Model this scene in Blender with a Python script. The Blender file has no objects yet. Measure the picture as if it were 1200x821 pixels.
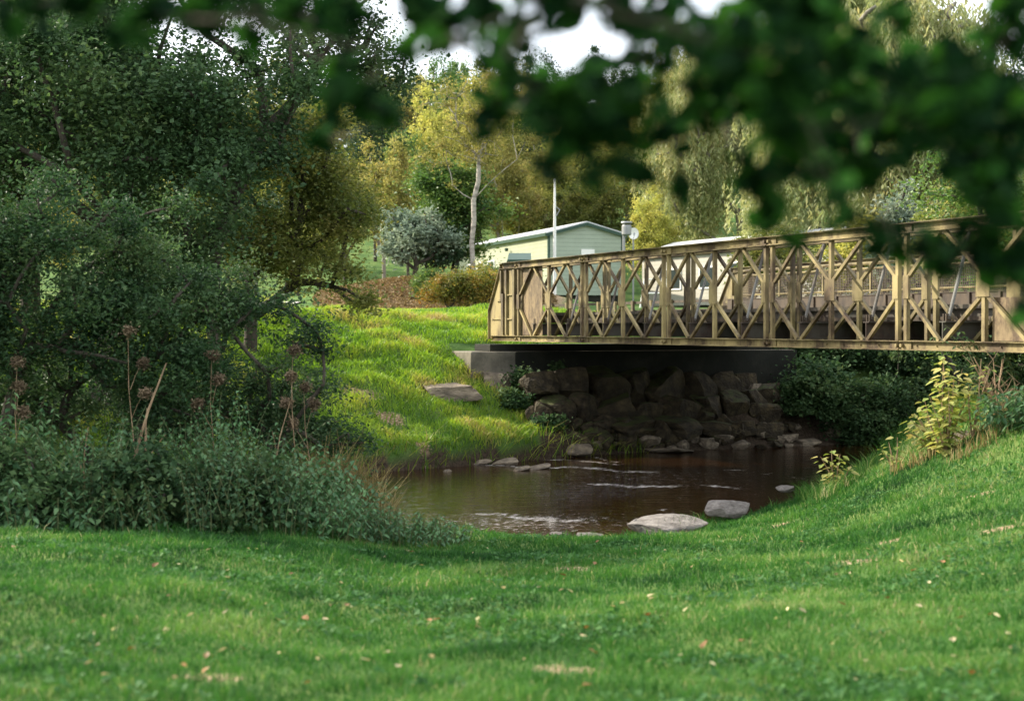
import bpy, math, random
import numpy as np
from mathutils import Vector
rng = np.random.default_rng(7)
random.seed(7)
sc = bpy.context.scene
C = sc.collection
R = math.radians
EYE = 2.45; F = 1800.0

# ------------------------------------------------------------------ terrain
XN = [-400,-60,-20,-10,-6,-2.5,0,1.2,2,3,4,5,8,12,30,60,400]
YN = [-60,5,12.5,15.4,16.4,17.2,17.6,18.0,18.6,19.6,21,22.5,26,30,44,70,350]
YF = [-50,13,19.5,21.8,23.4,25.6,27.8,28.9,29.6,30.1,30.6,31.0,32.6,35,52,80,360]
XF = XN
def smooth(t): t = np.clip(t,0,1); return t*t*(3-2*t)
def wob(x,y,f,s): 
    return (np.sin(x*f+1.3*s+1.7*np.sin(y*f*.63+s))+np.sin(y*f*1.13+2.1*s+1.5*np.sin(x*f*.71-s)))*.5
def ground(x,y):
    x = np.asarray(x,float); y = np.asarray(y,float)
    dn = np.interp(x,XN,YN)-y
    df = y-np.interp(x,XF,YF)
    # near bank
    ll = smooth((-x-.3)/2.6)
    lawn = (.07+.95*np.clip(dn/13.5,0,1))*(1-ll)+ll*(.36+.66*(1-(1-np.clip(dn/13,0,1))**1.6))
    mound = (1.0*smooth((x-2.5)/4.2)+.42*smooth((x-4.5)/1.5))*smooth(dn/3.2)*(1-.45*smooth((dn-4)/6))
    near = (lawn+mound)*smooth(dn/(.45+1.7*np.exp(-((x-1.6)/1.5)**4))) + .035*wob(x,y,1.7,1)+.02*wob(x,y,4.1,2)
    near = near + .35*smooth((x-7.5)/3)*smooth((dn-2)/3)
    # far bank
    a = np.interp(df,[0,.2,1.4,3,5,8,11],[0,.42,.66,1.33,2.05,2.74,2.78])
    b = np.interp(df,[0,.5,1.5,2.1,5,8],[.0,.12,1.0,1.4,2.5,2.7])
    t = smooth((x-.6)/1.6)
    tw = smooth((9-x)/6)
    up = np.interp(y,[35,45,60,75,90,110,150,250,500],[0,.15,.5,.8,3.5,8,14,27,45])
    far = a*(1-t)+b*t + up*smooth(df/8)
    mb = 1.05*np.exp(-((x+2.6)/4.6)**2-((y-52.5)/5.0)**4)
    tus = (.07*wob(x,y,2.6,3)+.05*wob(x,y,6.0,4)+.1*wob(x,y,1.1,6))*smooth(df/1.0)*(1-smooth((df-9)/3))
    far = far+mb+tus
    bed = -.45
    z = np.where(dn>0,near,np.where(df>0,far,bed))
    return z
def gz(x,y): return float(ground(x,y))
def hit(px,py):
    dx,dz = (px-600)/F,(383-py)/F
    prev=None
    for d in np.arange(4.5,140,.05):
        if EYE+dz*d <= gz(dx*d,d): return (dx*d,d,gz(dx*d,d))
    return (dx*60,60,3)
def at(px,py,d): return ((px-600)/F*d, d, EYE+(383-py)/F*d)

# ------------------------------------------------------------------ helpers
def link(o,parent=None):
    C.objects.link(o)
    if parent is not None: o.parent = parent
    return o
def tag(o,label=None,cat=None,group=None,kind=None):
    if label: o['label']=label
    if cat: o['category']=cat
    if group: o['group']=group
    if kind: o['kind']=kind
    return o
def empty(name,loc,rz=0,**k):
    o = bpy.data.objects.new(name,None); o.location=loc; o.rotation_euler=(0,0,rz); link(o)
    o.empty_display_size=.2
    return tag(o,**k)
def np_mesh(name,V,Fc,mat,parent=None,attr=None,smoothf=False,loc=None):
    """V (n,3); Fc list of int arrays (m,k)"""
    V = np.asarray(V,np.float32)
    me = bpy.data.meshes.new(name)
    me.vertices.add(len(V)); me.vertices.foreach_set('co',V.ravel())
    if not isinstance(Fc,list): Fc=[Fc]
    Fc=[np.asarray(f,np.int32) for f in Fc if len(f)]
    nl = sum(f.size for f in Fc); npoly=sum(len(f) for f in Fc)
    me.loops.add(nl); me.loops.foreach_set('vertex_index',np.concatenate([f.ravel() for f in Fc]))
    me.polygons.add(npoly)
    starts=[];tot=[];o=0
    for f in Fc:
        k=f.shape[1]; starts.append(o+np.arange(len(f))*k); tot.append(np.full(len(f),k)); o+=f.size
    me.polygons.foreach_set('loop_start',np.concatenate(starts).astype(np.int32))
    me.polygons.foreach_set('loop_total',np.concatenate(tot).astype(np.int32))
    me.polygons.foreach_set('use_smooth',np.full(npoly,bool(smoothf)))
    me.update(calc_edges=True)
    if attr is not None:
        a = me.attributes.new('v','FLOAT','FACE'); a.data.foreach_set('value',np.asarray(attr,np.float32))
    if mat: me.materials.append(mat)
    ob = bpy.data.objects.new(name,me); link(ob,parent)
    if loc is not None: ob.location=loc
    return ob
class MB:
    """collects boxes, beams, tubes into one mesh"""
    def __init__(s): s.V=[];s.F={};s.n=0
    def add(s,V,faces):
        for f in faces: s.F.setdefault(len(f),[]).append([i+s.n for i in f])
        s.V.append(np.asarray(V,float)); s.n+=len(V)
    def box(s,x0,x1,y0,y1,z0,z1):
        V=[(x0,y0,z0),(x1,y0,z0),(x1,y1,z0),(x0,y1,z0),(x0,y0,z1),(x1,y0,z1),(x1,y1,z1),(x0,y1,z1)]
        s.add(V,[(0,3,2,1),(4,5,6,7),(0,1,5,4),(1,2,6,5),(2,3,7,6),(3,0,4,7)]); return s
    def prism(s,pts,y0,y1):
        n=len(pts)
        V=[(p[0],y0,p[1]) for p in pts]+[(p[0],y1,p[1]) for p in pts]
        s.add(V,[tuple(range(n)),tuple(range(2*n-1,n-1,-1))]+[(i,i+n,(i+1)%n+n,(i+1)%n) for i in range(n)]); return s
    def profile(s,a,b,prof,up=(0,1,0)):
        """extrude 2-D profile [(u,v)] from a to b; v along 'up', u perpendicular"""
        a=Vector(a);b=Vector(b);d=(b-a).normalized();v=Vector(up);v=(v-d*v.dot(d)).normalized();u=d.cross(v)
        n=len(prof)
        V=[tuple(p+u*q[0]+v*q[1]) for p in (a,b) for q in prof]
        s.add(V,[tuple(range(n-1,-1,-1)),tuple(range(n,2*n))]+[(i,(i+1)%n,(i+1)%n+n,i+n) for i in range(n)]); return s
    def beam(s,a,b,w,h,up=(0,0,1)):
        return s.profile(a,b,[(-w/2,-h/2),(w/2,-h/2),(w/2,h/2),(-w/2,h/2)],up)
    def chan(s,a,b,w,h,t=.008,up=(0,1,0),flip=False):
        # web width w (in u), flange depth h along v
        p=[(-w/2,0),(w/2,0),(w/2,h),(w/2-t,h),(w/2-t,t),(-w/2+t,t),(-w/2+t,h),(-w/2,h)]
        if flip: p=[(u,-v) for u,v in reversed(p)]
        return s.profile(a,b,p,up)
    def tube(s,pts,rad,n=8,cap=True):
        pts=[Vector(p) for p in pts]
        if not hasattr(rad,'__len__'): rad=[rad]*len(pts)
        V=[];u=None
        for i,p in enumerate(pts):
            d=(pts[min(i+1,len(pts)-1)]-pts[max(i-1,0)])
            d=d.normalized() if d.length>1e-9 else Vector((0,0,1))
            if u is None: u=d.orthogonal().normalized()
            u=(u-d*u.dot(d))
            u=u.normalized() if u.length>1e-6 else d.orthogonal().normalized()
            w=d.cross(u)
            V+=[tuple(p+(u*math.cos(2*math.pi*k/n)+w*math.sin(2*math.pi*k/n))*rad[i]) for k in range(n)]
        Fq=[(i*n+k,i*n+(k+1)%n,(i+1)*n+(k+1)%n,(i+1)*n+k) for i in range(len(pts)-1) for k in range(n)]
        if cap: Fq+=[tuple(range(n-1,-1,-1)),tuple(range((len(pts)-1)*n,len(pts)*n))]
        s.add(V,Fq); return s
    def build(s,name,mat,parent=None,bevel=0,smoothf=False,loc=None):
        o=np_mesh(name,np.concatenate(s.V),[np.array(f) for f in s.F.values()],mat,parent,None,smoothf,loc)
        if bevel:
            m=o.modifiers.new('b','BEVEL'); m.width=bevel; m.segments=1; m.limit_method='ANGLE'
        return o
def dup(o,loc=None,rz=None,scale=None,label=None,group=None,parent=None):
    c=o.copy(); C.objects.link(c)
    if parent is not None: c.parent=parent
    if loc is not None: c.location=loc
    if rz is not None: c.rotation_euler=(0,0,rz)
    if scale is not None: c.scale=scale
    if label: c['label']=label
    if group: c['group']=group
    for ch in o.children: dup(ch,parent=c)
    return c

# ------------------------------------------------------------------ materials
def mat(name):
    m=bpy.data.materials.new(name); m.use_nodes=True; nt=m.node_tree
    return m,nt,nt.nodes,nt.links,nt.nodes['Principled BSDF']
def ramp(N,stops,interp='LINEAR'):
    r=N.new('ShaderNodeValToRGB'); cr=r.color_ramp; cr.interpolation=interp
    while len(cr.elements)<len(stops): cr.elements.new(.5)
    for e,(p,c) in zip(cr.elements,stops): e.position=p; e.color=(*c,1) if len(c)==3 else c
    return r
def leafmat(name,cols,rough=.5,trans=.35,spec=.35,bump=0,objvar=.25,tint=1.35):
    m,nt,N,L,P=mat(name)
    a=N.new('ShaderNodeAttribute'); a.attribute_name='v'
    r=ramp(N,[(i/(len(cols)-1),c) for i,c in enumerate(cols)])
    L.new(a.outputs['Fac'],r.inputs[0])
    oi=N.new('ShaderNodeObjectInfo')
    mr=N.new('ShaderNodeMapRange'); mr.inputs['To Min'].default_value=1-objvar; mr.inputs['To Max'].default_value=1+objvar
    L.new(oi.outputs['Random'],mr.inputs[0])
    hs=N.new('ShaderNodeHueSaturation'); L.new(r.outputs[0],hs.inputs['Color']); L.new(mr.outputs[0],hs.inputs['Value'])
    L.new(hs.outputs[0],P.inputs['Base Color']); P.inputs['Roughness'].default_value=rough
    P.inputs['Specular IOR Level'].default_value=spec
    t=N.new('ShaderNodeBsdfTranslucent'); 
    h2=N.new('ShaderNodeHueSaturation'); h2.inputs['Value'].default_value=tint; h2.inputs['Saturation'].default_value=1.1; h2.inputs['Hue'].default_value=.487
    L.new(hs.outputs[0],h2.inputs['Color']); L.new(h2.outputs[0],t.inputs[0])
    mx=N.new('ShaderNodeMixShader'); mx.inputs[0].default_value=trans
    L.new(P.outputs[0],mx.inputs[1]); L.new(t.outputs[0],mx.inputs[2]); L.new(mx.outputs[0],N['Material Output'].inputs[0])
    return m
def noisy(name,cols,scale=5,detail=6,rough=.8,bump=.3,bdist=.02,metal=0,bscale=None,spec=.3,vec=None,scalexyz=None,geo=False):
    m,nt,N,L,P=mat(name)
    tc=N.new('ShaderNodeNewGeometry') if geo else N.new('ShaderNodeTexCoord')
    src=tc.outputs['Position'] if geo else tc.outputs['Object']
    mp=N.new('ShaderNodeMapping'); L.new(src,mp.inputs[0])
    if scalexyz: mp.inputs['Scale'].default_value=scalexyz
    n=N.new('ShaderNodeTexNoise'); n.inputs['Scale'].default_value=scale; n.inputs['Detail'].default_value=detail; n.inputs['Roughness'].default_value=.62
    L.new(mp.outputs[0],n.inputs[0])
    r=ramp(N,[(.25+.5*i/(len(cols)-1),c) for i,c in enumerate(cols)])
    L.new(n.outputs['Fac'],r.inputs[0]); L.new(r.outputs[0],P.inputs['Base Color'])
    P.inputs['Roughness'].default_value=rough; P.inputs['Metallic'].default_value=metal; P.inputs['Specular IOR Level'].default_value=spec
    if bump:
        n2=N.new('ShaderNodeTexNoise'); n2.inputs['Scale'].default_value=bscale or scale*4; n2.inputs['Detail'].default_value=8; L.new(mp.outputs[0],n2.inputs[0])
        b=N.new('ShaderNodeBump'); b.inputs['Strength'].default_value=bump; b.inputs['Distance'].default_value=bdist
        L.new(n2.outputs['Fac'],b.inputs['Height']); L.new(b.outputs[0],P.inputs['Normal'])
    return m
M={}
M['alder']=leafmat('alder_leaf',[(.018,.045,.018),(.035,.075,.028),(.06,.11,.04),(.1,.15,.05)],.6,.32,.25)
M['alder2']=leafmat('willow_shoot_leaf',[(.012,.034,.014),(.024,.06,.022),(.045,.09,.032),(.08,.12,.04)],.6,.32,.25)
M['olive']=leafmat('olive_leaf',[(.06,.09,.025),(.11,.145,.035),(.18,.2,.055),(.28,.26,.08)],.55,.48,.3)
M['yellow']=leafmat('yellow_leaf',[(.14,.17,.04),(.24,.26,.06),(.36,.36,.1),(.42,.38,.12)],.55,.5,.25)
M['amber']=leafmat('amber_leaf',[(.1,.125,.035),(.19,.2,.055),(.3,.29,.09),(.36,.29,.1)],.55,.48,.25)
M['green']=leafmat('green_leaf',[(.03,.07,.02),(.055,.12,.03),(.1,.17,.04),(.19,.23,.06)],.5,.35,.35)
M['dark']=leafmat('evergreen_leaf',[(.012,.035,.018),(.022,.055,.025),(.04,.08,.035),(.06,.1,.04)],.5,.2,.3)
M['willow']=leafmat('willow_leaf',[(.14,.19,.07),(.24,.28,.11),(.34,.36,.16),(.42,.38,.16)],.45,.38,.4)
M['silver']=leafmat('silver_leaf',[(.08,.12,.09),(.13,.18,.13),(.2,.25,.18),(.26,.3,.2)],.5,.3,.35)
M['autumn']=leafmat('autumn_leaf',[(.06,.1,.025),(.12,.14,.03),(.24,.19,.04),(.3,.15,.04)],.5,.38,.3)
M['bramble']=leafmat('bramble_leaf',[(.02,.045,.02),(.035,.075,.03),(.06,.11,.04),(.1,.14,.055)],.65,.3,.15)
M['nettle']=leafmat('nettle_leaf',[(.025,.07,.028),(.045,.115,.045),(.08,.17,.065),(.14,.24,.1)],.5,.3,.3,objvar=.3)
M['sapling']=leafmat('sapling_leaf',[(.14,.2,.04),(.24,.29,.07),(.36,.36,.12),(.4,.35,.12)],.5,.35,.3)
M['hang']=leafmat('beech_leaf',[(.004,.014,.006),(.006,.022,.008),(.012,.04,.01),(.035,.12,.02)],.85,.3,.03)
M['grass']=leafmat('lawn_blade',[(.008,.032,.009),(.021,.08,.016),(.042,.13,.024),(.11,.21,.05),(.34,.31,.16)],.6,.35,.14)
M['clover']=leafmat('clover_leaf',[(.025,.08,.022),(.045,.13,.035),(.08,.18,.05)],.6,.3,.15,objvar=0)
M['fgrass']=leafmat('bank_blade',[(.035,.11,.016),(.13,.25,.03),(.2,.32,.04),(.3,.34,.06),(.34,.28,.11)],.5,.42,.3)
M['dry']=leafmat('dry_stalk',[(.1,.08,.03),(.2,.16,.06),(.32,.25,.11),(.4,.34,.17)],.7,.2,.2)
M['seed']=leafmat('seed_head',[(.07,.05,.032),(.11,.08,.05),(.16,.12,.075),(.22,.17,.11)],.7,.2,.2)
M['fallen']=leafmat('fallen_leaf',[(.22,.14,.05),(.45,.38,.18),(.6,.54,.32),(.22,.11,.04)],.6,.15,.3,objvar=.5)
M['litter']=leafmat('litter_leaf',[(.12,.085,.035),(.17,.12,.05),(.25,.18,.08),(.33,.26,.13)],.7,.15,.2)
M['bark']=noisy('bark',[(.02,.018,.014),(.05,.042,.032),(.09,.075,.055)],3,8,.9,.6,.03,scalexyz=(4,4,.7))
M['barkl']=noisy('pale_bark',[(.1,.09,.07),(.2,.18,.14),(.32,.3,.25)],3,8,.85,.5,.02,scalexyz=(3,3,1))
M['birch']=noisy('birch_bark',[(.05,.045,.04),(.3,.27,.23),(.42,.39,.34)],2.5,5,.7,.3,.01,scalexyz=(1,1,3.5))
M['stem']=noisy('green_stem',[(.05,.08,.03),(.12,.13,.05)],6,3,.7,0)
M['rock']=noisy('river_rock',[(.05,.042,.033),(.14,.115,.085),(.26,.21,.15),(.36,.3,.22)],2.2,9,.85,.9,.04,bscale=9)
M['rockd']=noisy('dark_rock',[(.008,.006,.003),(.024,.018,.01),(.058,.044,.023),(.13,.095,.045)],2.2,9,.8,.9,.04,bscale=9)  # darker, browner tones than the river rock
M['slab']=noisy('grey_slab',[(.07,.06,.052),(.145,.13,.115),(.22,.2,.18),(.32,.29,.26)],4,12,.85,1,.04,bscale=16)
M['conc']=noisy('old_concrete',[(.05,.048,.036),(.12,.11,.085),(.22,.195,.15),(.33,.29,.22)],1.6,10,.9,.5,.015,bscale=18)
M['concd']=noisy('shade_dark_concrete',[(.008,.009,.007),(.014,.015,.011),(.03,.03,.022)],1.6,10,.9,.5,.015,bscale=18)  # near-black carries painted deck shade; also colours the sills and caravan skirts
def mossy(m):
    nt=m.node_tree; N=nt.nodes; L=nt.links; P=N['Principled BSDF']; src=P.inputs['Base Color'].links[0].from_socket
    g=N.new('ShaderNodeNewGeometry'); sp=N.new('ShaderNodeSeparateXYZ'); L.new(g.outputs['Normal'],sp.inputs[0])
    n=N.new('ShaderNodeTexNoise'); n.inputs['Scale'].default_value=4; n.inputs['Detail'].default_value=7; L.new(g.outputs['Position'],n.inputs[0])
    a=N.new('ShaderNodeMath'); a.operation='MULTIPLY'; L.new(sp.outputs['Z'],a.inputs[0]); L.new(n.outputs['Fac'],a.inputs[1])
    r=ramp(N,[(.38,(0,0,0)),(.52,(.8,)*3)]); L.new(a.outputs[0],r.inputs[0])
    mx=N.new('ShaderNodeMix'); mx.data_type='RGBA'; L.new(r.outputs[0],mx.inputs[0]); L.new(src,mx.inputs[6]); mx.inputs[7].default_value=(.05,.065,.015,1); L.new(mx.outputs[2],P.inputs['Base Color'])
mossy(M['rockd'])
def steel(name,base,rust,amt,sc_=2.2):
    m,nt,N,L,P=mat(name)
    tc=N.new('ShaderNodeNewGeometry')
    def noise(s,d,scv=(1,1,1)):
        mp=N.new('ShaderNodeMapping'); mp.inputs['Scale'].default_value=scv; L.new(tc.outputs['Position'],mp.inputs[0])
        n=N.new('ShaderNodeTexNoise'); n.inputs['Scale'].default_value=s; n.inputs['Detail'].default_value=d; n.inputs['Roughness'].default_value=.65; L.new(mp.outputs[0],n.inputs[0]); return n
    n1=noise(sc_,9,(1,1,.45)); n2=noise(22,6); n3=noise(.9,3)
    r1=ramp(N,[(amt-.08,(0,0,0)),(amt+.1,(1,1,1))]); L.new(n1.outputs['Fac'],r1.inputs[0])
    rb=ramp(N,[(.3,tuple(c*.72 for c in base)),(.6,base),(.75,tuple(min(1,c*1.2) for c in base))]); L.new(n3.outputs['Fac'],rb.inputs[0])
    rr=ramp(N,[(.35,tuple(c*.45 for c in rust)),(.65,rust)]); L.new(n2.outputs['Fac'],rr.inputs[0])
    mx=N.new('ShaderNodeMix'); mx.data_type='RGBA'; L.new(r1.outputs[0],mx.inputs[0]); L.new(rb.outputs[0],mx.inputs[6]); L.new(rr.outputs[0],mx.inputs[7])
    L.new(mx.outputs[2],P.inputs['Base Color']); P.inputs['Roughness'].default_value=.62; P.inputs['Specular IOR Level'].default_value=.4
    b=N.new('ShaderNodeBump'); b.inputs['Strength'].default_value=.35; b.inputs['Distance'].default_value=.004; L.new(n2.outputs['Fac'],b.inputs['Height']); L.new(b.outputs[0],P.inputs['Normal'])
    return m
M['steel']=steel('tan_bridge_paint',(.30,.238,.10),(.085,.052,.022),.50)
M['steeld']=steel('weathered_bridge_paint',(.235,.19,.08),(.07,.045,.02),.49)
M['rust']=steel('rusty_sheet',(.06,.04,.022),(.03,.018,.01),.5,5)
M['sheet']=steel('brown_speckled_sheet',(.21,.15,.075),(.1,.062,.03),.5,9)
M['dsteel']=steel('dark_transom_paint',(.07,.065,.05),(.05,.03,.02),.5)
M['tube']=steel('grey_tube_paint',(.17,.165,.15),(.09,.06,.035),.56)
M['deck']=noisy('deck_plank',[(.05,.045,.035),(.1,.085,.065),(.15,.13,.1)],3,6,.9,.4)

# ground: soil with turf, brown leaf litter bank and bare patches
def patches():
    P=[(480,647,30,5),(1180,619,34,5),(1150,579,22,4),(1130,512,26,9),(240,796,52,9),(870,634,40,5),(672,668,28,5),(1015,657,50,5),(420,462,26,5),(457,492,22,9),(495,520,16,5),(15,640,24,4),(660,786,50,8),(905,618,30,5),(1040,635,30,3)]
    out=[]
    for px,py,a,b in P:
        x,y,z=hit(px,py); out.append((x,y,a*y/F,min(max(b*y/F*y/max(.8,EYE-z),.1),a*y/F*.6)))
    return out
PATCH=patches()
def groundmat():
    m,nt,N,L,P=mat('turf_and_soil')
    g=N.new('ShaderNodeNewGeometry')
    n=N.new('ShaderNodeTexNoise'); n.inputs['Scale'].default_value=1.3; n.inputs['Detail'].default_value=10; L.new(g.outputs['Position'],n.inputs[0])
    nf=N.new('ShaderNodeTexNoise'); nf.inputs['Scale'].default_value=24; nf.inputs['Detail'].default_value=6; L.new(g.outputs['Position'],nf.inputs[0])
    turf=ramp(N,[(.3,(.035,.075,.02)),(.5,(.07,.13,.03)),(.7,(.13,.17,.05))]); L.new(n.outputs['Fac'],turf.inputs[0])
    soil=ramp(N,[(.3,(.12,.075,.045)),(.5,(.26,.18,.11)),(.7,(.42,.32,.21))]); L.new(nf.outputs['Fac'],soil.inputs[0])
    a=N.new('ShaderNodeAttribute'); a.attribute_name='soil'
    ad=N.new('ShaderNodeMath'); ad.operation='ADD'; sb=N.new('ShaderNodeMath'); sb.operation='SUBTRACT'; sb.inputs[1].default_value=.5
    L.new(nf.outputs['Fac'],sb.inputs[0]); L.new(a.outputs['Fac'],ad.inputs[0]); L.new(sb.outputs[0],ad.inputs[1])
    st=ramp(N,[(.4,(0,0,0)),(.6,(1,1,1))]); L.new(ad.outputs[0],st.inputs[0])
    mx=N.new('ShaderNodeMix'); mx.data_type='RGBA'; L.new(st.outputs[0],mx.inputs[0]); L.new(turf.outputs[0],mx.inputs[6]); L.new(soil.outputs[0],mx.inputs[7])
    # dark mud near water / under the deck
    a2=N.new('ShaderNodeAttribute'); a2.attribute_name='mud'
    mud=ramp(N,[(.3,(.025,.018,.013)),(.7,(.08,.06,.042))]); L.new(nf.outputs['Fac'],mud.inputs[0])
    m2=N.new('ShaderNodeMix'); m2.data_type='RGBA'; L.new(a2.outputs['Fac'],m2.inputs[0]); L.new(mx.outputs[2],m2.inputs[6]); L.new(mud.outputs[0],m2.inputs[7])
    L.new(m2.outputs[2],P.inputs['Base Color']); P.inputs['Roughness'].default_value=.95; P.inputs['Specular IOR Level'].default_value=.1
    b=N.new('ShaderNodeBump'); b.inputs['Strength'].default_value=.8; b.inputs['Distance'].default_value=.03; L.new(nf.outputs['Fac'],b.inputs['Height']); L.new(b.outputs[0],P.inputs['Normal'])
    return m
def soilmask(x,y):
    s=np.zeros_like(x)
    for (cx,cy,rx,ry) in PATCH:
        r=((x-cx)/rx)**2+((y-cy)/ry)**2
        r=r*(.7+.9*(.5+.5*wob(x,y,9,2))); s=np.maximum(s,np.clip(1.0-r*.5,0,1)*.8)
    e=((x+2.2)/3.5)**4+((y-52)/6.2)**4
    s=np.maximum(s,np.clip(1.3-.5*e,0,1))
    return s
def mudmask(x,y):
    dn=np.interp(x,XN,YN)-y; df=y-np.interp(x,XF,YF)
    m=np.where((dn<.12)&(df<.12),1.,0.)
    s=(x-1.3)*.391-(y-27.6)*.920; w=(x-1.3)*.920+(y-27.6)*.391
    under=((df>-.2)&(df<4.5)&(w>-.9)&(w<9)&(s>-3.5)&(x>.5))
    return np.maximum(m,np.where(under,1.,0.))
def lin(segs):
    out=[]
    for a,b,s in segs: out+=list(np.arange(a,b,s))
    return np.array(out+[segs[-1][1]])
gx=lin([(-420,-60,18),(-60,-20,2),(-20,-9,.5),(-9,10,.11),(10,20,.5),(20,60,2),(60,420,18)])
gy=lin([(-80,-8,6),(-8,5,.5),(5,19,.11),(19,25,.25),(25,37,.11),(37,60,.4),(60,130,2),(130,700,15)])
X,Y=np.meshgrid(gx,gy); Z=ground(X,Y)
nx,ny=len(gx),len(gy)
idx=np.arange(nx*ny).reshape(ny,nx)
Fq=np.stack([idx[:-1,:-1],idx[:-1,1:],idx[1:,1:],idx[1:,:-1]],-1).reshape(-1,4)
go=np_mesh('ground',np.stack([X,Y,Z],-1).reshape(-1,3),Fq,groundmat(),smoothf=True); tag(go,'grassy river banks and rising ground',kind='structure')
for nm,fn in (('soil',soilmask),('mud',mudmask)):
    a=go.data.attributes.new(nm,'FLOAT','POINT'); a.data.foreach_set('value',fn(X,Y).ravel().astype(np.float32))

# water
def watermat():
    m,nt,N,L,P=mat('brown_river_water')
    g=N.new('ShaderNodeNewGeometry')
    mp=N.new('ShaderNodeMapping'); mp.inputs['Scale'].default_value=(.7,2.2,1); L.new(g.outputs['Position'],mp.inputs[0])
    n=N.new('ShaderNodeTexNoise'); n.inputs['Scale'].default_value=2.6; n.inputs['Detail'].default_value=5; n.inputs['Distortion'].default_value=.6; L.new(mp.outputs[0],n.inputs[0])
    n2=N.new('ShaderNodeTexNoise'); n2.inputs['Scale'].default_value=7; n2.inputs['Detail'].default_value=4; n2.inputs['Distortion'].default_value=.8; L.new(mp.outputs[0],n2.inputs[0])
    ad=N.new('ShaderNodeMath'); ad.operation='MULTIPLY_ADD'; ad.inputs[1].default_value=.75; L.new(n2.outputs['Fac'],ad.inputs[0]); L.new(n.outputs['Fac'],ad.inputs[2])
    b=N.new('ShaderNodeBump'); b.inputs['Strength'].default_value=.6; b.inputs['Distance'].default_value=.010; L.new(ad.outputs[0],b.inputs['Height']); L.new(b.outputs[0],P.inputs['Normal'])
    P.inputs['Roughness'].default_value=.04; P.inputs['IOR'].default_value=1.33
    # foam riffles plus painted pale glints
    a=N.new('ShaderNodeAttribute'); a.attribute_name='foam_glint'
    nf=N.new('ShaderNodeTexNoise'); nf.inputs['Scale'].default_value=9; nf.inputs['Detail'].default_value=8; nf.inputs['Roughness'].default_value=.75
    mp2=N.new('ShaderNodeMapping'); mp2.inputs['Scale'].default_value=(.8,2.4,1); L.new(g.outputs['Position'],mp2.inputs[0]); L.new(mp2.outputs[0],nf.inputs[0])
    mu=N.new('ShaderNodeMath'); mu.operation='MULTIPLY_ADD'; mu.inputs[1].default_value=.30; L.new(a.outputs['Fac'],mu.inputs[0]); L.new(nf.outputs['Fac'],mu.inputs[2])
    rf=ramp(N,[(.76,(0,0,0)),(.85,(1,1,1))]); L.new(mu.outputs[0],rf.inputs[0])
    mx=N.new('ShaderNodeMix'); mx.data_type='RGBA'; mx.inputs[6].default_value=(.02,.008,.002,1); mx.inputs[7].default_value=(.5,.47,.43,1)
    L.new(rf.outputs[0],mx.inputs[0]); L.new(mx.outputs[2],P.inputs['Base Color'])
    r2=ramp(N,[(0,(.04,)*3),(1,(.6,)*3)]); L.new(rf.outputs[0],r2.inputs[0]); L.new(r2.outputs[0],P.inputs['Roughness'])
    return m
wx=lin([(-90,-8,4),(-8,12,.1),(12,90,4)]); wy=lin([(-20,16,6),(16,36,.1),(36,100,6)])
WX,WY=np.meshgrid(wx,wy)
foam_glint=.42+.35*np.exp(-((WX-.1)/1.6)**2-((WY-19.2)/1.2)**2)+.2*np.exp(-((WX-2.2)/2.6)**2-((WY-25)/2.2)**2)  # base level and patches paint in pale glint specks; foam streaks follow
def hitw(px,py): d=EYE*F/(py-383); return ((px-600)/F*d,d)
for (xa,ya,xb,yb,wd) in [(555,545,700,549,.16),(690,549,760,553,.16),(700,568,790,570,.16),(830,569,860,571,.12),(600,606,680,610,.14),(560,603,640,606,.12),(640,538,720,543,.12),(840,549,870,551,.1),(700,536,720,540,.1),(900,556,935,560,.09),(750,592,775,596,.08)]:
    p0=np.array(hitw(xa,ya)); p1=np.array(hitw(xb,yb)); d=p1-p0; L2=d@d
    t=np.clip(((WX-p0[0])*d[0]+(WY-p0[1])*d[1])/L2,0,1)
    dist=np.hypot(WX-p0[0]-t*d[0],WY-p0[1]-t*d[1]+.14*np.sin(WX*4)+.07*np.sin(WX*11))
    foam_glint=np.maximum(foam_glint,np.clip(1.1-dist/wd*.36,0,1))
nx,ny=len(wx),len(wy); idx=np.arange(nx*ny).reshape(ny,nx)
Fq=np.stack([idx[:-1,:-1],idx[:-1,1:],idx[1:,1:],idx[1:,:-1]],-1).reshape(-1,4)
wo=np_mesh('water',np.stack([WX,WY,0*WX],-1).reshape(-1,3),Fq,watermat(),smoothf=True); tag(wo,'dark peaty brown river with small riffles',kind='structure')
a=wo.data.attributes.new('foam_glint','FLOAT','POINT'); a.data.foreach_set('value',foam_glint.ravel().astype(np.float32))

# path behind the far bank
def strip(name,pts,width,mt,label,off=.03):
    V=[];Fs=[]
    P_=[]
    for (x0,y0),(x1,y1) in zip(pts[:-1],pts[1:]):
        n=max(2,int(math.hypot(x1-x0,y1-y0)/.5))
        P_+=[(x0+(x1-x0)*i/n,y0+(y1-y0)*i/n) for i in range(n)]
    P_.append(pts[-1])
    K=7
    for i,(x,y) in enumerate(P_):
        x1,y1=P_[min(i+1,len(P_)-1)]; x0,y0=P_[max(i-1,0)]
        dx,dy=x1-x0,y1-y0; l=math.hypot(dx,dy); nx_,ny_=-dy/l,dx/l
        for k in range(K):
            t=(k/(K-1)-.5)*width; xx,yy=x+nx_*t,y+ny_*t
            V.append((xx,yy,gz(xx,yy)+(off if 0<k<K-1 else -.05)))
    for i in range(len(P_)-1):
        for k in range(K-1): Fs.append((i*K+k,(i+1)*K+k,(i+1)*K+k+1,i*K+k+1))
    o=np_mesh(name,V,np.array(Fs),mt,smoothf=True); tag(o,label,kind='structure'); return o
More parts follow.
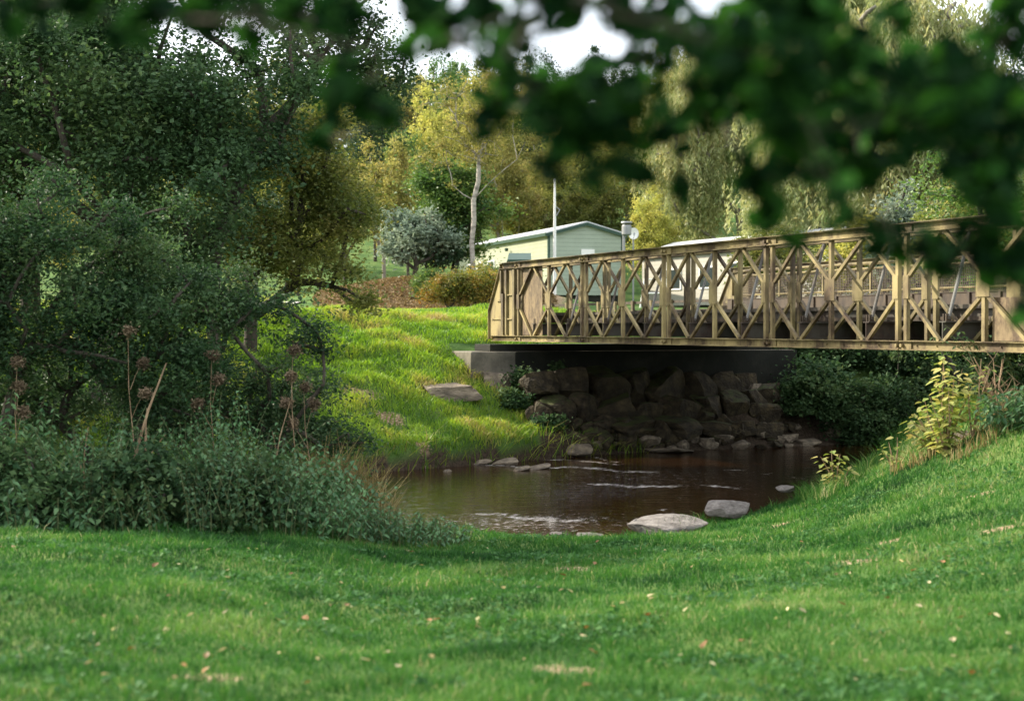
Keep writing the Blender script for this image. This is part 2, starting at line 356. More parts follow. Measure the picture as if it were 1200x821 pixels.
M['path']=noisy('gritty_path',[(.3,.24,.16),(.45,.37,.26),(.55,.47,.35)],6,8,.95,.4,.01,geo=True)
M['road']=noisy('pale_road',[(.3,.27,.26),(.4,.37,.36),(.48,.45,.43)],5,8,.9,.3,.01,geo=True)
strip('path',[(-12,44.5),(-6,44.6),(-1,44.9),(.6,44.4)],1.6,M['path'],'narrow gritty path at the foot of the leaf covered bank')
strip('road',[(-46,58),(-24,54),(-12,50),(-7,46.8)],2.6,M['road'],'pale road crossing the field on the left',.05)

# ------------------------------------------------------------------ foliage
def unit(n): 
    v=rng.normal(size=(n,3)); return v/np.linalg.norm(v,axis=1)[:,None]
def leaves(P,size,aspect=.6,down=0.,flat=.5,fold=.15):
    """diamond leaves at points P: returns V,F"""
    n=len(P); a=unit(n); a[:,2]=a[:,2]*.6-down; a/=np.linalg.norm(a,axis=1)[:,None]
    nr=unit(n); nr[:,2]=np.abs(nr[:,2])+flat
    b=np.cross(nr,a); b/=np.linalg.norm(b,axis=1)[:,None]+1e-9
    c=np.cross(a,b)
    s=size*(.45+1.05*rng.random(n)**1.3); s=s[:,None]
    mid=P+a*s*.45
    V=np.stack([P,mid+b*s*aspect*.5+c*s*fold,P+a*s,mid-b*s*aspect*.5+c*s*fold],1).reshape(-1,3)
    return V,np.arange(4*n).reshape(n,4)
def clump_points(Cn,n,sig,flatz=.75):
    """gaussian clumps"""
    w=rng.dirichlet(np.full(len(Cn),4.0)); k=rng.choice(len(Cn),n,p=w)
    d=rng.normal(size=(n,3)); d*= (np.abs(rng.normal(size=(n,1)))*.5+.5)
    sg=(sig*(.6+.8*rng.random(len(Cn))))[k][:,None] if np.isscalar(sig) else sig[k][:,None]
    P=Cn[k]+d*sg*np.array([1,1,flatz])*.8
    return P,k
def skeleton(nodes,root_chain,parent_bias=.35):
    """grow a tree over nodes from root_chain: greedy nearest with path-length bias"""
    pts=[np.array(p,float) for p in root_chain]; par=[-1]+list(range(len(root_chain)-1))
    dist=[0]
    for i in range(1,len(pts)): dist.append(dist[-1]+np.linalg.norm(pts[i]-pts[i-1]))
    T=len(pts); N_=np.array(nodes); n=len(N_)
    if n==0: return pts,par
    allp=np.vstack([np.array(pts),N_]); D=list(dist)+[0]*n; par=par+[-1]*n
    start=max(0,min(1,T-1))
    best=np.full(n,1e18); bp=np.zeros(n,int)
    for i in range(start,T):
        d=np.linalg.norm(N_-allp[i],axis=1); c=d+parent_bias*D[i]+np.where(N_[:,2]<allp[i][2]-.3,d*.4,0); m=c<best; best[m]=c[m]; bp[m]=i
    left=np.ones(n,bool)
    for _ in range(n):
        j=int(np.argmin(np.where(left,best,1e18))); left[j]=False
        g=T+j; par[g]=int(bp[j]); D[g]=D[bp[j]]+np.linalg.norm(N_[j]-allp[bp[j]])
        d=np.linalg.norm(N_-allp[g],axis=1); c=d+parent_bias*D[g]+np.where(N_[:,2]<allp[g][2]-.3,d*.4,0); m=(c<best)&left; best[m]=c[m]; bp[m]=g
    return [allp[i] for i in range(T+n)],par
def limbs(pts,par,r0,rtip,mb,n=6,pw=.5):
    N_=len(pts); cnt=np.zeros(N_); ch=[[] for _ in range(N_)]
    for i,p in enumerate(par):
        if p>=0: ch[p].append(i)
    order=[];st=[0]
    while st: i=st.pop(); order.append(i); st+=ch[i]
    for i in reversed(order): cnt[i]=max(1,sum(cnt[c] for c in ch[i]))
    r=rtip+(r0-rtip)*(cnt/cnt[0])**pw
    # walk chains, following thickest child
    st=[(0,None)]
    while st:
        i,pre=st.pop(); chain=[]; rad=[]
        if pre is not None: chain.append(pts[pre]); rad.append(min(r[pre],r[i]*1.25))
        cur=i
        while True:
            chain.append(pts[cur]); rad.append(r[cur])
            if not ch[cur]: break
            nxt=max(ch[cur],key=lambda c:cnt[c])
            for c in ch[cur]:
                if c!=nxt: st.append((c,cur))
            cur=nxt
        if len(chain)<2: continue
        # smooth/jitter subdivide
        c2=[];r2=[]
        for k in range(len(chain)-1):
            a_,b_=np.array(chain[k]),np.array(chain[k+1]); l=np.linalg.norm(b_-a_)
            c2.append(a_); r2.append(rad[k]); 
            c2.append((a_+b_)/2+rng.normal(size=3)*l*.035); r2.append((rad[k]+rad[k+1])/2)
        c2.append(np.array(chain[-1])); r2.append(rad[-1]*.5)
        mb.tube(c2,r2,n if rad[0]>.03 else 4,cap=True)
def lobe_pts(lobes,K,shell=.55):
    vol=np.array([l[3]*l[4]*l[5] for l in lobes])**.8; k=rng.choice(len(lobes),K,p=vol/vol.sum())
    Lb=np.array(lobes,float)[k]; u=unit(K); r=(shell+(1-shell)*rng.random(K))[:,None]*(rng.random((K,1))**.25)
    P=Lb[:,:3]+u*Lb[:,3:6]*r
    return P
def tree(name,label,cat,base,lobes,K,sig,nleaf,size,lm,bm,r0,group=None,fork=.35,lean=(0,0),aspect=.6,rtip=.012,shell=.5,flatz=.75,chain=None,pw=.5,irr=.14,down=0.,cn='crown',tn='trunk',minz=.15,flat=.5):
    """things: Empty > trunk, crown; lobes relative to base"""
    root=empty(name,base,label=label,cat=cat,group=group)
    Cn=lobe_pts(lobes,K,shell); Cn+=rng.normal(size=Cn.shape)*(np.mean([l[3] for l in lobes])*irr); Cn=Cn[Cn[:,2]>minz]
    top=max(l[2] for l in lobes)
    if chain is None:
        h=top*fork; n=4
        chain=[(lean[0]*(i/n)**1.3*h+ (random.uniform(-.04,.04)*h if i else 0),lean[1]*(i/n)*h,h*i/n-(.25 if i==0 else 0)) for i in range(n+1)]
    pts,par=skeleton(Cn,chain)
    mb=MB(); limbs(pts,par,r0,rtip,mb,8,pw); mb.build(tn,bm,root,smoothf=True)
    P,k=clump_points(Cn,nleaf,sig,flatz)
    ok=P[:,2]>minz*.3; P=P[ok];k=k[ok]
    V,Fc=leaves(P,size,aspect,down,flat)
    cl=rng.random(len(Cn)); v=np.clip(.55*cl[k]+.45*rng.random(len(P)),0,1)
    np_mesh(cn,V,Fc,lm,root,attr=v)
    return root
def willow(name,label,base,lobes,K,nstr,lm,bm,r0,group=None,slen=(1.2,3.0),per=42,size=.17):
    root=empty(name,base,label=label,cat='willow tree',group=group)
    Cn=lobe_pts(lobes,K,.7)
    h=max(l[2] for l in lobes)*.35
    pts,par=skeleton(Cn,[(0,0,-.3),(.1,0,h*.5),(-.1,.1,h)])
    mb=MB(); limbs(pts,par,r0,.03,mb,8); mb.build('trunk',bm,root,smoothf=True)
    k=rng.choice(len(Cn),nstr); S=Cn[k]+rng.normal(size=(nstr,3))*np.array([.55,.55,.4])
    Ls=rng.uniform(*slen,nstr); out=rng.normal(size=(nstr,2))*.18
    t=rng.random((nstr,per)); 
    Pz=S[:,2:3]-t*Ls[:,None]
    Px=S[:,0:1]+out[:,0:1]*np.sin(t*2)+rng.normal(size=t.shape)*.05; Py=S[:,1:2]+out[:,1:2]*np.sin(t*2)+rng.normal(size=t.shape)*.05
    P=np.stack([Px,Py,Pz],-1).reshape(-1,3); cv=np.repeat(.6*rng.random(len(Cn))[k],per)+.4*rng.random(nstr*per)
    ok=P[:,2]>.4; P=P[ok]; cv=cv[ok]
    V,Fc=leaves(P,size,.3,1.3,.1,.05)
    np_mesh('crown',V,Fc,lm,root,attr=np.clip(cv,0,1)); return root
def grounded(x,y,dz=0): return (x,y,gz(x,y)+dz)

# ------------------------------------------------------------------ bridge (panel truss)
BA=math.atan2(-.9204,.3910)
BR=(1.30,27.60,2.17)
bridge=empty('truss_bridge',BR,BA,label='tan painted steel panel truss bridge spanning the brown river',cat='bridge')
H=1.55; PL=3.05
def joint_x(k): return -PL+PL*k
def make_panel(off,detail,mt,inner=False):
    """one 3.05 m panel from x=0 to PL in its own frame, plane y=0, channels face -y"""
    c=MB(); zt=H-.05; zb=.05
    for z in (zb,zt):
        c.chan((0.01,-.012,z),(PL-.01,-.012,z),.105,-.05,.008,up=(0,1,0))
        c.chan((0.01,.012,z),(PL-.01,.012,z),.105,.05,.008,up=(0,1,0))
    # lips of the chord flanges, joint plates, bolts
    for z in (zb-.0525,zb+.0545,zt-.0545,zt+.0525): c.box(.012,PL-.012,-.069,.069,z-.004,z+.004)
    for x in (.11,PL-.11):
        for z in (zb,zt): c.box(x-.1,x+.1,-.032,-.022,z-.046,z+.046)
    for x in np.arange(.3,PL-.2,.38):
        c.tube([(x,-.02,zb),(x,-.03,zb)],.011,6)
    for x in (.05,PL-.05):
        for z in (zb,zt): c.tube([(x,-.075,z),(x,.075,z)],.024,8)
    P_=c.build('truss_panel',mt,bridge)
    parts=[]
    zl,zh=zb+.0625,zt-.0625; zm=(zl+zh)/2
    xs=[.085,PL/2,PL-.085]
    def post(x): return MB().chan((x,-.03,zl),(x,-.03,zh),.056,.055,.008,up=(0,1,0))
    def gus(x,w): return MB().box(x-w/2,x+w/2,-.042,-.0325,zm-.145,zm+.145)
    qs=[PL*.25,PL*.75]
    dd=.15
    segs=[]
    for q,(xl,xr) in zip(qs,((xs[0],xs[1]),(xs[1],xs[2]))):
        for zz,zp in ((zh,zm+.13),(zl,zm-.13)):
            segs.append(((xl+.045,zp),(q-.045,zz))); segs.append(((xr-.045,zp),(q+.045,zz)))
    def diag(s_): 
        (xa,za),(xb,zb_)=s_
        return MB().chan((xa,-.024,za),(xb,-.024,zb_),.044,.046,.007,up=(0,1,0))
    if detail:
        for x in xs: parts.append(post(x).build('post',mt,P_))
        for x,w in ((xs[0]+.02,.11),(xs[1],.23),(xs[2]-.02,.11)): parts.append(gus(x,w).build('gusset_plate',mt,P_))
        for s_ in segs: parts.append(diag(s_).build('diagonal',mt,P_))
    else:
        b=MB()
        for x in xs:
            b.chan((x,-.03,zl),(x,-.03,zh),.056,.055,.008,up=(0,1,0))
        for x,w in ((xs[0]+.02,.11),(xs[1],.23),(xs[2]-.02,.11)): b.box(x-w/2,x+w/2,-.042,-.0325,zm-.145,zm+.145)
        for (xa,za),(xb,zb_) in segs: b.chan((xa,-.024,za),(xb,-.024,zb_),.044,.046,.007,up=(0,1,0))
        b.build('lattice',mt,P_)
    return P_
def dup_part(o,loc):
    c=o.copy(); C.objects.link(c); c.parent=bridge; c.location=loc
    for ch in o.children:
        d=ch.copy(); C.objects.link(d); d.parent=c
    return c
DS=.45; FW=5.4
for off,det,mt in ((0,True,M['steel']),(DS,True,M['steeld']),(FW,False,M['steeld'])):
    p0=make_panel(off,det,mt); p0.location=(joint_x(0),off,0)
    for k in range(1,5): dup_part(p0,(joint_x(k),off,0))
XE=joint_x(5)
# cap rail along the top chord (thin ledge) and bottom ledge
mb=MB(); mb.box(-3.8,XE+.75,-.085,.085,H+.009,H+.019); mb.build('top_flange',M['steeld'],bridge)
mb=MB(); mb.box(-3.8,XE+.75,DS-.085,DS+.085,H+.009,H+.019); mb.build('top_flange',M['steeld'],bridge)
def end_frame(xj,sg,y,mt):
    f=lambda x:xj+sg*x
    def pr(b,pts,y0,y1):
        p=[(f(x),z) for x,z in pts]
        b.prism(p if sg<0 else p[::-1],y0,y1)
    b=MB(); pr(b,[(.0,.0),(1.15,.0),(1.4,.06),(1.42,.62),(.78,1.50),(.0,1.50)],y-.012,y+.012)
    r=b.build('end_frame',mt,bridge)
    b=MB()
    for a_,b_ in (((1.42,.62),(.78,1.50)),((1.42,.03),(1.42,.62))):
        b.beam((f(a_[0]),y,a_[1]),(f(b_[0]),y,b_[1]),.11,.016,up=(1,0,0))
    b.build('raked_flange',mt,r)
    b=MB()
    for x,z0,z1,w in ((.08,.12,1.42,.09),(.47,.12,1.42,.06),(.66,.12,.95,.10),(.74,.82,1.42,.06)):
        b.box(f(x)-w/2,f(x)+w/2,y-.06,y-.0125,z0,z1)
    b.build('end_post',M['steeld'],r)
    b=MB()
    for z in (.44,.92): b.box(min(f(.12),f(.44)),max(f(.12),f(.44)),y-.045,y-.0125,z-.012,z+.012)
    b.box(min(f(.72),f(1.3)),max(f(.72),f(1.3)),y-.04,y-.0125,.43,.455); b.box(min(f(.72),f(1.0)),max(f(.72),f(1.0)),y-.05,y-.0125,.80,.84)
    b.build('rib',mt,r)
    b=MB()
    for z in (.05,H-.05): b.chan((f(.0),y-.012,z),(f(.8 if z>1 else 1.25),y-.012,z),.105,-.05,.008)
    b.box(min(f(0),f(1.25)),max(f(0),f(1.25)),y-.0665,y-.012,.0985,.1065)
    b.build('end_chord',mt,r)
    return r
for y,mt in ((0,M['steel']),(DS,M['steeld']),(FW,M['steeld'])):
    end_frame(joint_x(0),-1,y,mt); end_frame(XE,1,y,mt)
# rusty infill sheets at both ends behind the outer truss
for x0,x1 in ((joint_x(0)+.16,joint_x(0)+1.12),):
    b=MB(); b.box(x0,x1,.036,.044,.12,H-.1); b.build('infill_sheet',M['sheet'],bridge)
b=MB(); b.box(XE-1.45,XE,.045,.055,.12,.62); b.build('infill_sheet',M['sheet'],bridge)
# rakers, transom stubs, transoms, stringers, deck
for k in range(10):
    x=joint_x(0)+PL*.25+k*PL/2
    if k>0:
        b=MB(); b.tube([(x+.03,.07,.38),(x+.03,DS-.07,H-.12)],.021,8); b.build('raker',M['tube'],bridge)
    b=MB()
    b.box(x-.06,x+.06,-.0,FW+DS,.118,.13); b.box(x-.06,x+.06,-.0,FW+DS,.335,.35); b.box(x-.008,x+.008,-.0,FW+DS,.13,.335)
    t=b.build('transom',M['dsteel'],bridge)
    b=MB(); b.box(x-.035,x-.015,.03,.1,.35,.44); b.box(x+.015,x+.035,.03,.1,.35,.44); b.tube([(x-.06,.065,.4),(x+.06,.065,.4)],.012,6); b.build('clamp',M['rust'],t)
for i,y in enumerate((.62,1.4,2.2,3.0,3.8,4.5,5.1)):
    b=MB(); b.chan((-3.7,y,.43),(XE+.7,y,.43),.15,.05,.008); b.build('stringer',M['dsteel'],bridge)
b=MB(); b.box(-4.3,XE+1.3,.55,5.2,.507,.56); b.build('deck',M['deck'],bridge)
b=MB(); b.box(-3.4,XE+.4,.53,.56,.365,.41); b.build('kerb_angle',M['rust'],bridge)
b=MB(); b.box(-3.6,XE+.6,5.13,5.16,.565,.86); b.box(-3.6,XE+.6,5.115,5.17,.862,.88)
for x in np.arange(-3.4,XE+.5,.76): b.box(x-.03,x+.03,5.10,5.128,.565,.86)
b.build('kerb_sheet',M['rust'],bridge)
# mesh parapet on the far side: handrails plus a fine grid
b=MB()
for z in (.95,1.36,1.46): b.tube([(-3.2,5.2,z),(XE+.6,5.2,z)],.02,6)
for x in np.arange(-3.2,XE+.7,1.525): b.box(x-.02,x+.02,5.18,5.22,.9,1.46)
b.build('handrail',M['steeld'],bridge)
b=MB()
for x in np.arange(-3.2,XE+.6,.05): b.box(x-.007,x+.007,5.188,5.193,.9,1.36)
for z in np.arange(.9,1.36,.05): b.box(-3.2,XE+.6,5.194,5.199,z-.007,z+.007)
b.build('mesh_infill',M['rust'],bridge)
# sway brace under the deck
b=MB()
for k in range(5):
    x=joint_x(k); b.tube([(x+.1,.1,.07),(x+PL-.1,FW,.07)],.014,6); b.tube([(x+.1,FW,.07),(x+PL-.1,.1,.07)],.014,6)
b.build('sway_brace',M['rust'],bridge)
def bw(s,w,z=0):   # bridge coordinates to world
    return (BR[0]+.391*s+.9204*w, BR[1]-.9204*s+.391*w, z)

# abutments
def block(name,label,s0,s1,w0,w1,z0,z1,mt,bev=.02,cat='abutment'):
    e=empty(name,bw(s0,w0,z0),BA,label=label,cat=cat)
    l,wd,h=s1-s0,w1-w0,z1-z0
    b=MB(); 
    n=8
    b.box(0,l,0,wd,0,h)
    o=b.build('concrete_block',mt,e,bevel=bev)
    return e
ab=block('abutment','grey concrete abutment under the far end of the bridge',-4.75,-3.42,-.86,6.7,.7,1.96,M['conc'])
ab.location=bw(-4.7,-.86,.7)
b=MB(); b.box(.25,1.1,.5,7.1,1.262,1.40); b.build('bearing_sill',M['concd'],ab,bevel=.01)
b=MB(); b.box(1.333,1.36,.95,7.58,.0,1.255); b.build('deck_shade_facing',M['concd'],ab)  # thin added sheet, shade under the deck put into its near-black colour
ab2=block('abutment','concrete abutment carrying the near end of the bridge',XE+.5,XE+1.9,-.8,6.7,.6,2.0,M['conc'])
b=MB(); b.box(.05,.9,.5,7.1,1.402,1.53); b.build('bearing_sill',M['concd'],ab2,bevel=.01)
# low rusty approach fence running on beyond the far end
ap=empty('approach_fence',bw(-4.2,5.2,2.72),BA,label='low brown rail fence beside the far approach of the bridge',cat='fence')
b=MB(); b.box(-9.5,0,-.02,.02,.28,.34); b.box(-9.5,0,-.015,.015,.08,.13); b.build('rail',M['rust'],ap)
for k in range(11):
    b=MB(); b.box(-9.45+k*.94-.05,-9.45+k*.94+.05,-.08,-.022,-.3,.36); b.build('post',M['steeld'],ap)

# ------------------------------------------------------------------ rocks
def rock_mesh(seed,mt,cuts=11,sq=.0,sub=3,rough=.03):
    import bmesh
    r_=np.random.default_rng(seed)
    bm=bmesh.new(); bmesh.ops.create_icosphere(bm,subdivisions=sub,radius=1)
    me=bpy.data.meshes.new('rock'); bm.to_mesh(me); bm.free()
    V=np.empty(len(me.vertices)*3,np.float32); me.vertices.foreach_get('co',V); V=V.reshape(-1,3)
    for i in range(cuts):
        n=r_.normal(size=3)
        if i<6: n=np.eye(3)[i%3]*(1 if i<3 else -1)+r_.normal(size=3)*.22
        n/=np.linalg.norm(n); d=r_.uniform(.5,.72) if i<6 else r_.uniform(.68,.85)
        k=V@n; V-=np.maximum(0,k-d)[:,None]*n
    V+=r_.normal(size=V.shape)*rough*.35
    for f in (2.3,5.1): V*=1+rough*np.sin(V[:,[1]]*f+seed)*np.sin(V[:,[2]]*f*1.3+seed*2)*1.5
    me.vertices.foreach_set('co',V.ravel().astype(np.float32)); me.materials.append(mt); me.update(); return me
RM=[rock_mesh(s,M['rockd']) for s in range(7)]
RL=[rock_mesh(s+20,M['rock']) for s in range(6)]
def rock(me,loc,size,label,group=None,rz=None,cat='rock',name='boulder',tilt=.25):
    o=bpy.data.objects.new(name,me); o.location=loc; o.scale=size
    o.rotation_euler=(random.uniform(-tilt,tilt),random.uniform(-tilt,tilt),random.uniform(0,6.28) if rz is None else rz); link(o)
    tag(o,label,cat,group); return o
ORD=['leftmost','second from the left','third from the left','fourth from the left','fifth from the left','sixth from the left','seventh from the left','eighth from the left','ninth from the left','tenth from the left','eleventh from the left','twelfth from the left']
def plane_at(px,py,off):
    """point on the far rock slope: march the sight line to the slope surface"""
    x,y,z=hit(px,py); return x,y,z
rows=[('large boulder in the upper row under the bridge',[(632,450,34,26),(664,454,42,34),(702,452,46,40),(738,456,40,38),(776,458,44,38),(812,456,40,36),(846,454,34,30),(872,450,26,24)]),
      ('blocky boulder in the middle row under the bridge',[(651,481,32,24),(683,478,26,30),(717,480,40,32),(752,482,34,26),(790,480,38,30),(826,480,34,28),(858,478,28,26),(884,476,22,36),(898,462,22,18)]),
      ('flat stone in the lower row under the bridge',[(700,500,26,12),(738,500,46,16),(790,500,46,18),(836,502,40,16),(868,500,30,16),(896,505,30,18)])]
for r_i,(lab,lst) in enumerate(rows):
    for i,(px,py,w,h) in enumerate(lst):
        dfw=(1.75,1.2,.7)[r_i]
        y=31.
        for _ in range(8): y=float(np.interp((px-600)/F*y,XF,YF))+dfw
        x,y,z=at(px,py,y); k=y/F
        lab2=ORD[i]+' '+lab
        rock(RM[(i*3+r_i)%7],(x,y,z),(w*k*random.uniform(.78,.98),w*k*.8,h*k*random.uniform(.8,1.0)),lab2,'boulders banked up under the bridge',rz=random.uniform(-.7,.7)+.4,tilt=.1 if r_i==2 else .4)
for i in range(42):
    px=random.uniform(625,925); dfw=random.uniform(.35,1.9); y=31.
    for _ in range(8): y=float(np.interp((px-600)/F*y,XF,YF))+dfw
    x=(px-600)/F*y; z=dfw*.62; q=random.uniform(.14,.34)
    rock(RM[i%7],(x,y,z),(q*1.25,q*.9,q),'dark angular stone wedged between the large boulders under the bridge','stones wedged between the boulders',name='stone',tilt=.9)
# lit stones at the water line
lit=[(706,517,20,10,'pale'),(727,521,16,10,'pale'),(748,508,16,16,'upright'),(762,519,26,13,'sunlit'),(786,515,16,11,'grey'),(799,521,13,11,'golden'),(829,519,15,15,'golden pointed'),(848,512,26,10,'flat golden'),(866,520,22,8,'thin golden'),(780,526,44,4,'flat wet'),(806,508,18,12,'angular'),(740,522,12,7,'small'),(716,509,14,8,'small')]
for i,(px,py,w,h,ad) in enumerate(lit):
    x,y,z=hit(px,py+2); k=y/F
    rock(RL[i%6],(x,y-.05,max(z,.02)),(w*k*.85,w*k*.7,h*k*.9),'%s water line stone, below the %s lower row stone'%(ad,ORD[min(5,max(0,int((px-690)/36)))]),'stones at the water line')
for i in range(75):
    px=random.uniform(690,935); py=random.uniform(500,527)
    x,y,z=hit(px,py); s=random.uniform(.06,.17)
    rock((RM+RL)[i%13],(x,y,max(z,0)+s*.2),(s*1.3,s,s*.8),'small angular stone among the rubble at the water line under the bridge','rubble stones under the bridge',name='stone')
for i,(px,py,w,h,lab,mt) in enumerate([(905,512,26,12,'grey stone at the water beyond the rubble',0),(925,516,24,10,'low wet stone beyond the rubble',1),(975,508,20,24,'upright pale block leaning by the ivy at the water',2),(1023,512,16,14,'small block half hidden in the ivy by the water',3),(948,520,30,6,'thin flat stone at the foot of the brown bank',1),(884,462,24,20,'pale rounded boulder beside the brown earth bank',4),(908,470,18,12,'small pale boulder on the brown earth bank',5)]):
    x,y,z=hit(px,py); k=y/F
    rock(RL[mt%6],(x,y,max(z,0)+.03),(w*k*.7,w*k*.5,h*k*.75),lab,rz=.4)
# grass bank rocks
for (px,py,w,h,lab) in [(527,461,62,20,'long layered rock lying in the sunlit grass slope'),(583,449,36,24,'pale rock beside the abutment corner'),(626,450,26,28,'rounded boulder at the edge of the grass by the abutment'),(676,532,34,14,'grey stone in the undercut grass edge by the river'),(545,530,0,0,'')]:
    if not w: continue
    x,y,z=hit(px,py); k=y/F
    o=rock(RL[int(px)%6],(x,y,z),(w*k*.75,w*k*.55,h*k*.8),lab,rz=.15)
for (px,py,w,h,lab) in [(490,546,18,12,'small pale stone at the left end of the far grass edge'),(561,541,24,8,'left small rock in the shallows below the grass edge'),(594,541,30,10,'middle flat rock in the shallows below the grass edge'),(628,546,34,6,'low wet rock right of the flat one in the shallows'),(524,550,8,4,'tiny stone in the water near the grass edge'),(610,548,22,6,'wet stone just in front of the flat rock in the shallows')]:
    x,y=hitw(px,py+3); k=y/F
    rock(RL[int(px)%6],(x,y,.01),(w*k*.7,w*k*.5,h*k*.8),lab,rz=.1,name='river_stone')
def slab_mesh(seed):
    import bmesh
    bm=bmesh.new(); bmesh.ops.create_icosphere(bm,subdivisions=5,radius=1); me=bpy.data.meshes.new('slab'); bm.to_mesh(me); bm.free()
    V=np.empty(len(me.vertices)*3,np.float32); me.vertices.foreach_get('co',V); V=V.reshape(-1,3).astype(float)
    a=np.arctan2(V[:,1],V[:,0]); r=np.hypot(V[:,0],V[:,1])
    o=1+.09*np.sin(2*a+seed)+.07*np.sin(3*a+2*seed)+.05*np.sin(5*a+seed*3)
    k=np.clip(r,1e-6,1)**.55/np.clip(r,1e-6,1)*o; V[:,0]*=k; V[:,1]*=k
    V[:,2]=np.sign(V[:,2])*np.abs(V[:,2])**.45
    V[:,2]+=.16*V[:,0]+.1*np.sin(3*V[:,0]+seed)*np.sin(2.6*V[:,1]+seed)+.06*np.sin(9*V[:,0]+5*V[:,1])*np.sin(8*V[:,1])
    lay=np.sin(V[:,2]*9+seed+V[:,0])*.008; V[:,0]*=1+lay; V[:,1]*=1+lay
    r_=np.random.default_rng(int(seed*10))
    for i in range(11):
        n=r_.normal(size=3)*np.array([1,1,.35]); n/=np.linalg.norm(n); d=r_.uniform(.72,.93); kk=V@n; V-=np.maximum(0,kk-d)[:,None]*n*.92
    crk=np.abs(np.sin(V[:,0]*3.1+2.2*V[:,1]+.8*np.sin(V[:,1]*4+seed)+seed)); V[:,2]-=.22*np.exp(-(crk/.09)**2)*(V[:,2]>0)
    V+=r_.normal(size=V.shape)*.008
    me.vertices.foreach_set('co',V.ravel().astype(np.float32)); me.materials.append(M['slab']); me.polygons.foreach_set('use_smooth',np.ones(len(me.polygons),bool)); me.update(); return me
SL=[slab_mesh(q) for q in (1,2.4,4.1)]
for (px,py,w,h,lab,j) in [(780,613,92,26,'large flat pale grey slab at the near water edge',0),(851,591,56,24,'smaller grey slab right of the large one at the water',1),(921,570,26,7,'pale stone sliver showing over the right grass bank',2),(652,623,18,3,'thin stone at the grass edge left of the large slab',2),(690,625,34,5,'low flat stone edge beside the large slab',1)]:
    dpt={780:17.7,851:18.7,921:19.4,652:17.5,690:17.5}[px]
    x,y,z=at(px,py+h*.1,dpt); k=dpt/F
    o=rock(SL[j],(x,y,max(.05,z-.02)),(w*k*.5,w*k*.42,h*k*.36),lab,rz=random.uniform(-.3,.3),name='slab_stone',cat='stone',tilt=.03); o.rotation_euler.x+=.14
x,y,z=hit(1128,512); rock(RL[2],(x,y,z),(.2,.12,.07),'pale stone bedded in the right bank below the yellow sapling',rz=.5)

# ------------------------------------------------------------------ caravans
def siding(name,c1,c2,pitch):
    m,nt,N,L,P=mat(name)
    tc=N.new('ShaderNodeTexCoord'); w=N.new('ShaderNodeTexWave'); w.bands_direction='Z'; w.wave_profile='SAW'; w.inputs['Scale'].default_value=.314/pitch; L.new(tc.outputs['Object'],w.inputs[0])
    r=ramp(N,[(0,c2),(.12,c1),(1,c1)]); L.new(w.outputs['Fac'],r.inputs[0])
    n=N.new('ShaderNodeTexNoise'); n.inputs['Scale'].default_value=2; n.inputs['Detail'].default_value=6; L.new(tc.outputs['Object'],n.inputs[0])
    mr=N.new('ShaderNodeMapRange'); mr.inputs['To Min'].default_value=.8; mr.inputs['To Max'].default_value=1.15; L.new(n.outputs['Fac'],mr.inputs[0])
    hs=N.new('ShaderNodeHueSaturation'); L.new(r.outputs[0],hs.inputs['Color']); L.new(mr.outputs[0],hs.inputs['Value']); L.new(hs.outputs[0],P.inputs['Base Color'])
    b=N.new('ShaderNodeBump'); b.inputs['Distance'].default_value=.03; b.inputs['Strength'].default_value=.8; L.new(w.outputs['Fac'],b.inputs['Height']); L.new(b.outputs[0],P.inputs['Normal'])
    P.inputs['Roughness'].default_value=.5; return m
M['sidg']=siding('green_grey_boarding',(.34,.4,.33),(.16,.2,.16),.16)
M['sidc']=siding('cream_boarding',(.4,.42,.31),(.2,.22,.16),.16)
M['sidw']=siding('off_white_boarding',(.46,.44,.38),(.22,.2,.17),.16)
M['roofm']=noisy('pale_roof_sheet',[(.35,.37,.38),(.5,.52,.52),(.6,.61,.6)],2,5,.45,.1,.01)
M['trim']=noisy('dark_green_trim',[(.02,.05,.035),(.03,.07,.05)],3,3,.5,0)
M['white']=noisy('white_paint',[(.65,.65,.62),(.8,.8,.78)],2,3,.5,0)
M['galv']=noisy('galvanised_metal',[(.2,.21,.21),(.32,.33,.33)],4,4,.5,0,metal=.3)
m,nt,N,L,P=mat('window_glass'); P.inputs['Base Color'].default_value=(.03,.04,.04,1); P.inputs['Roughness'].default_value=.05; M['glass']=m
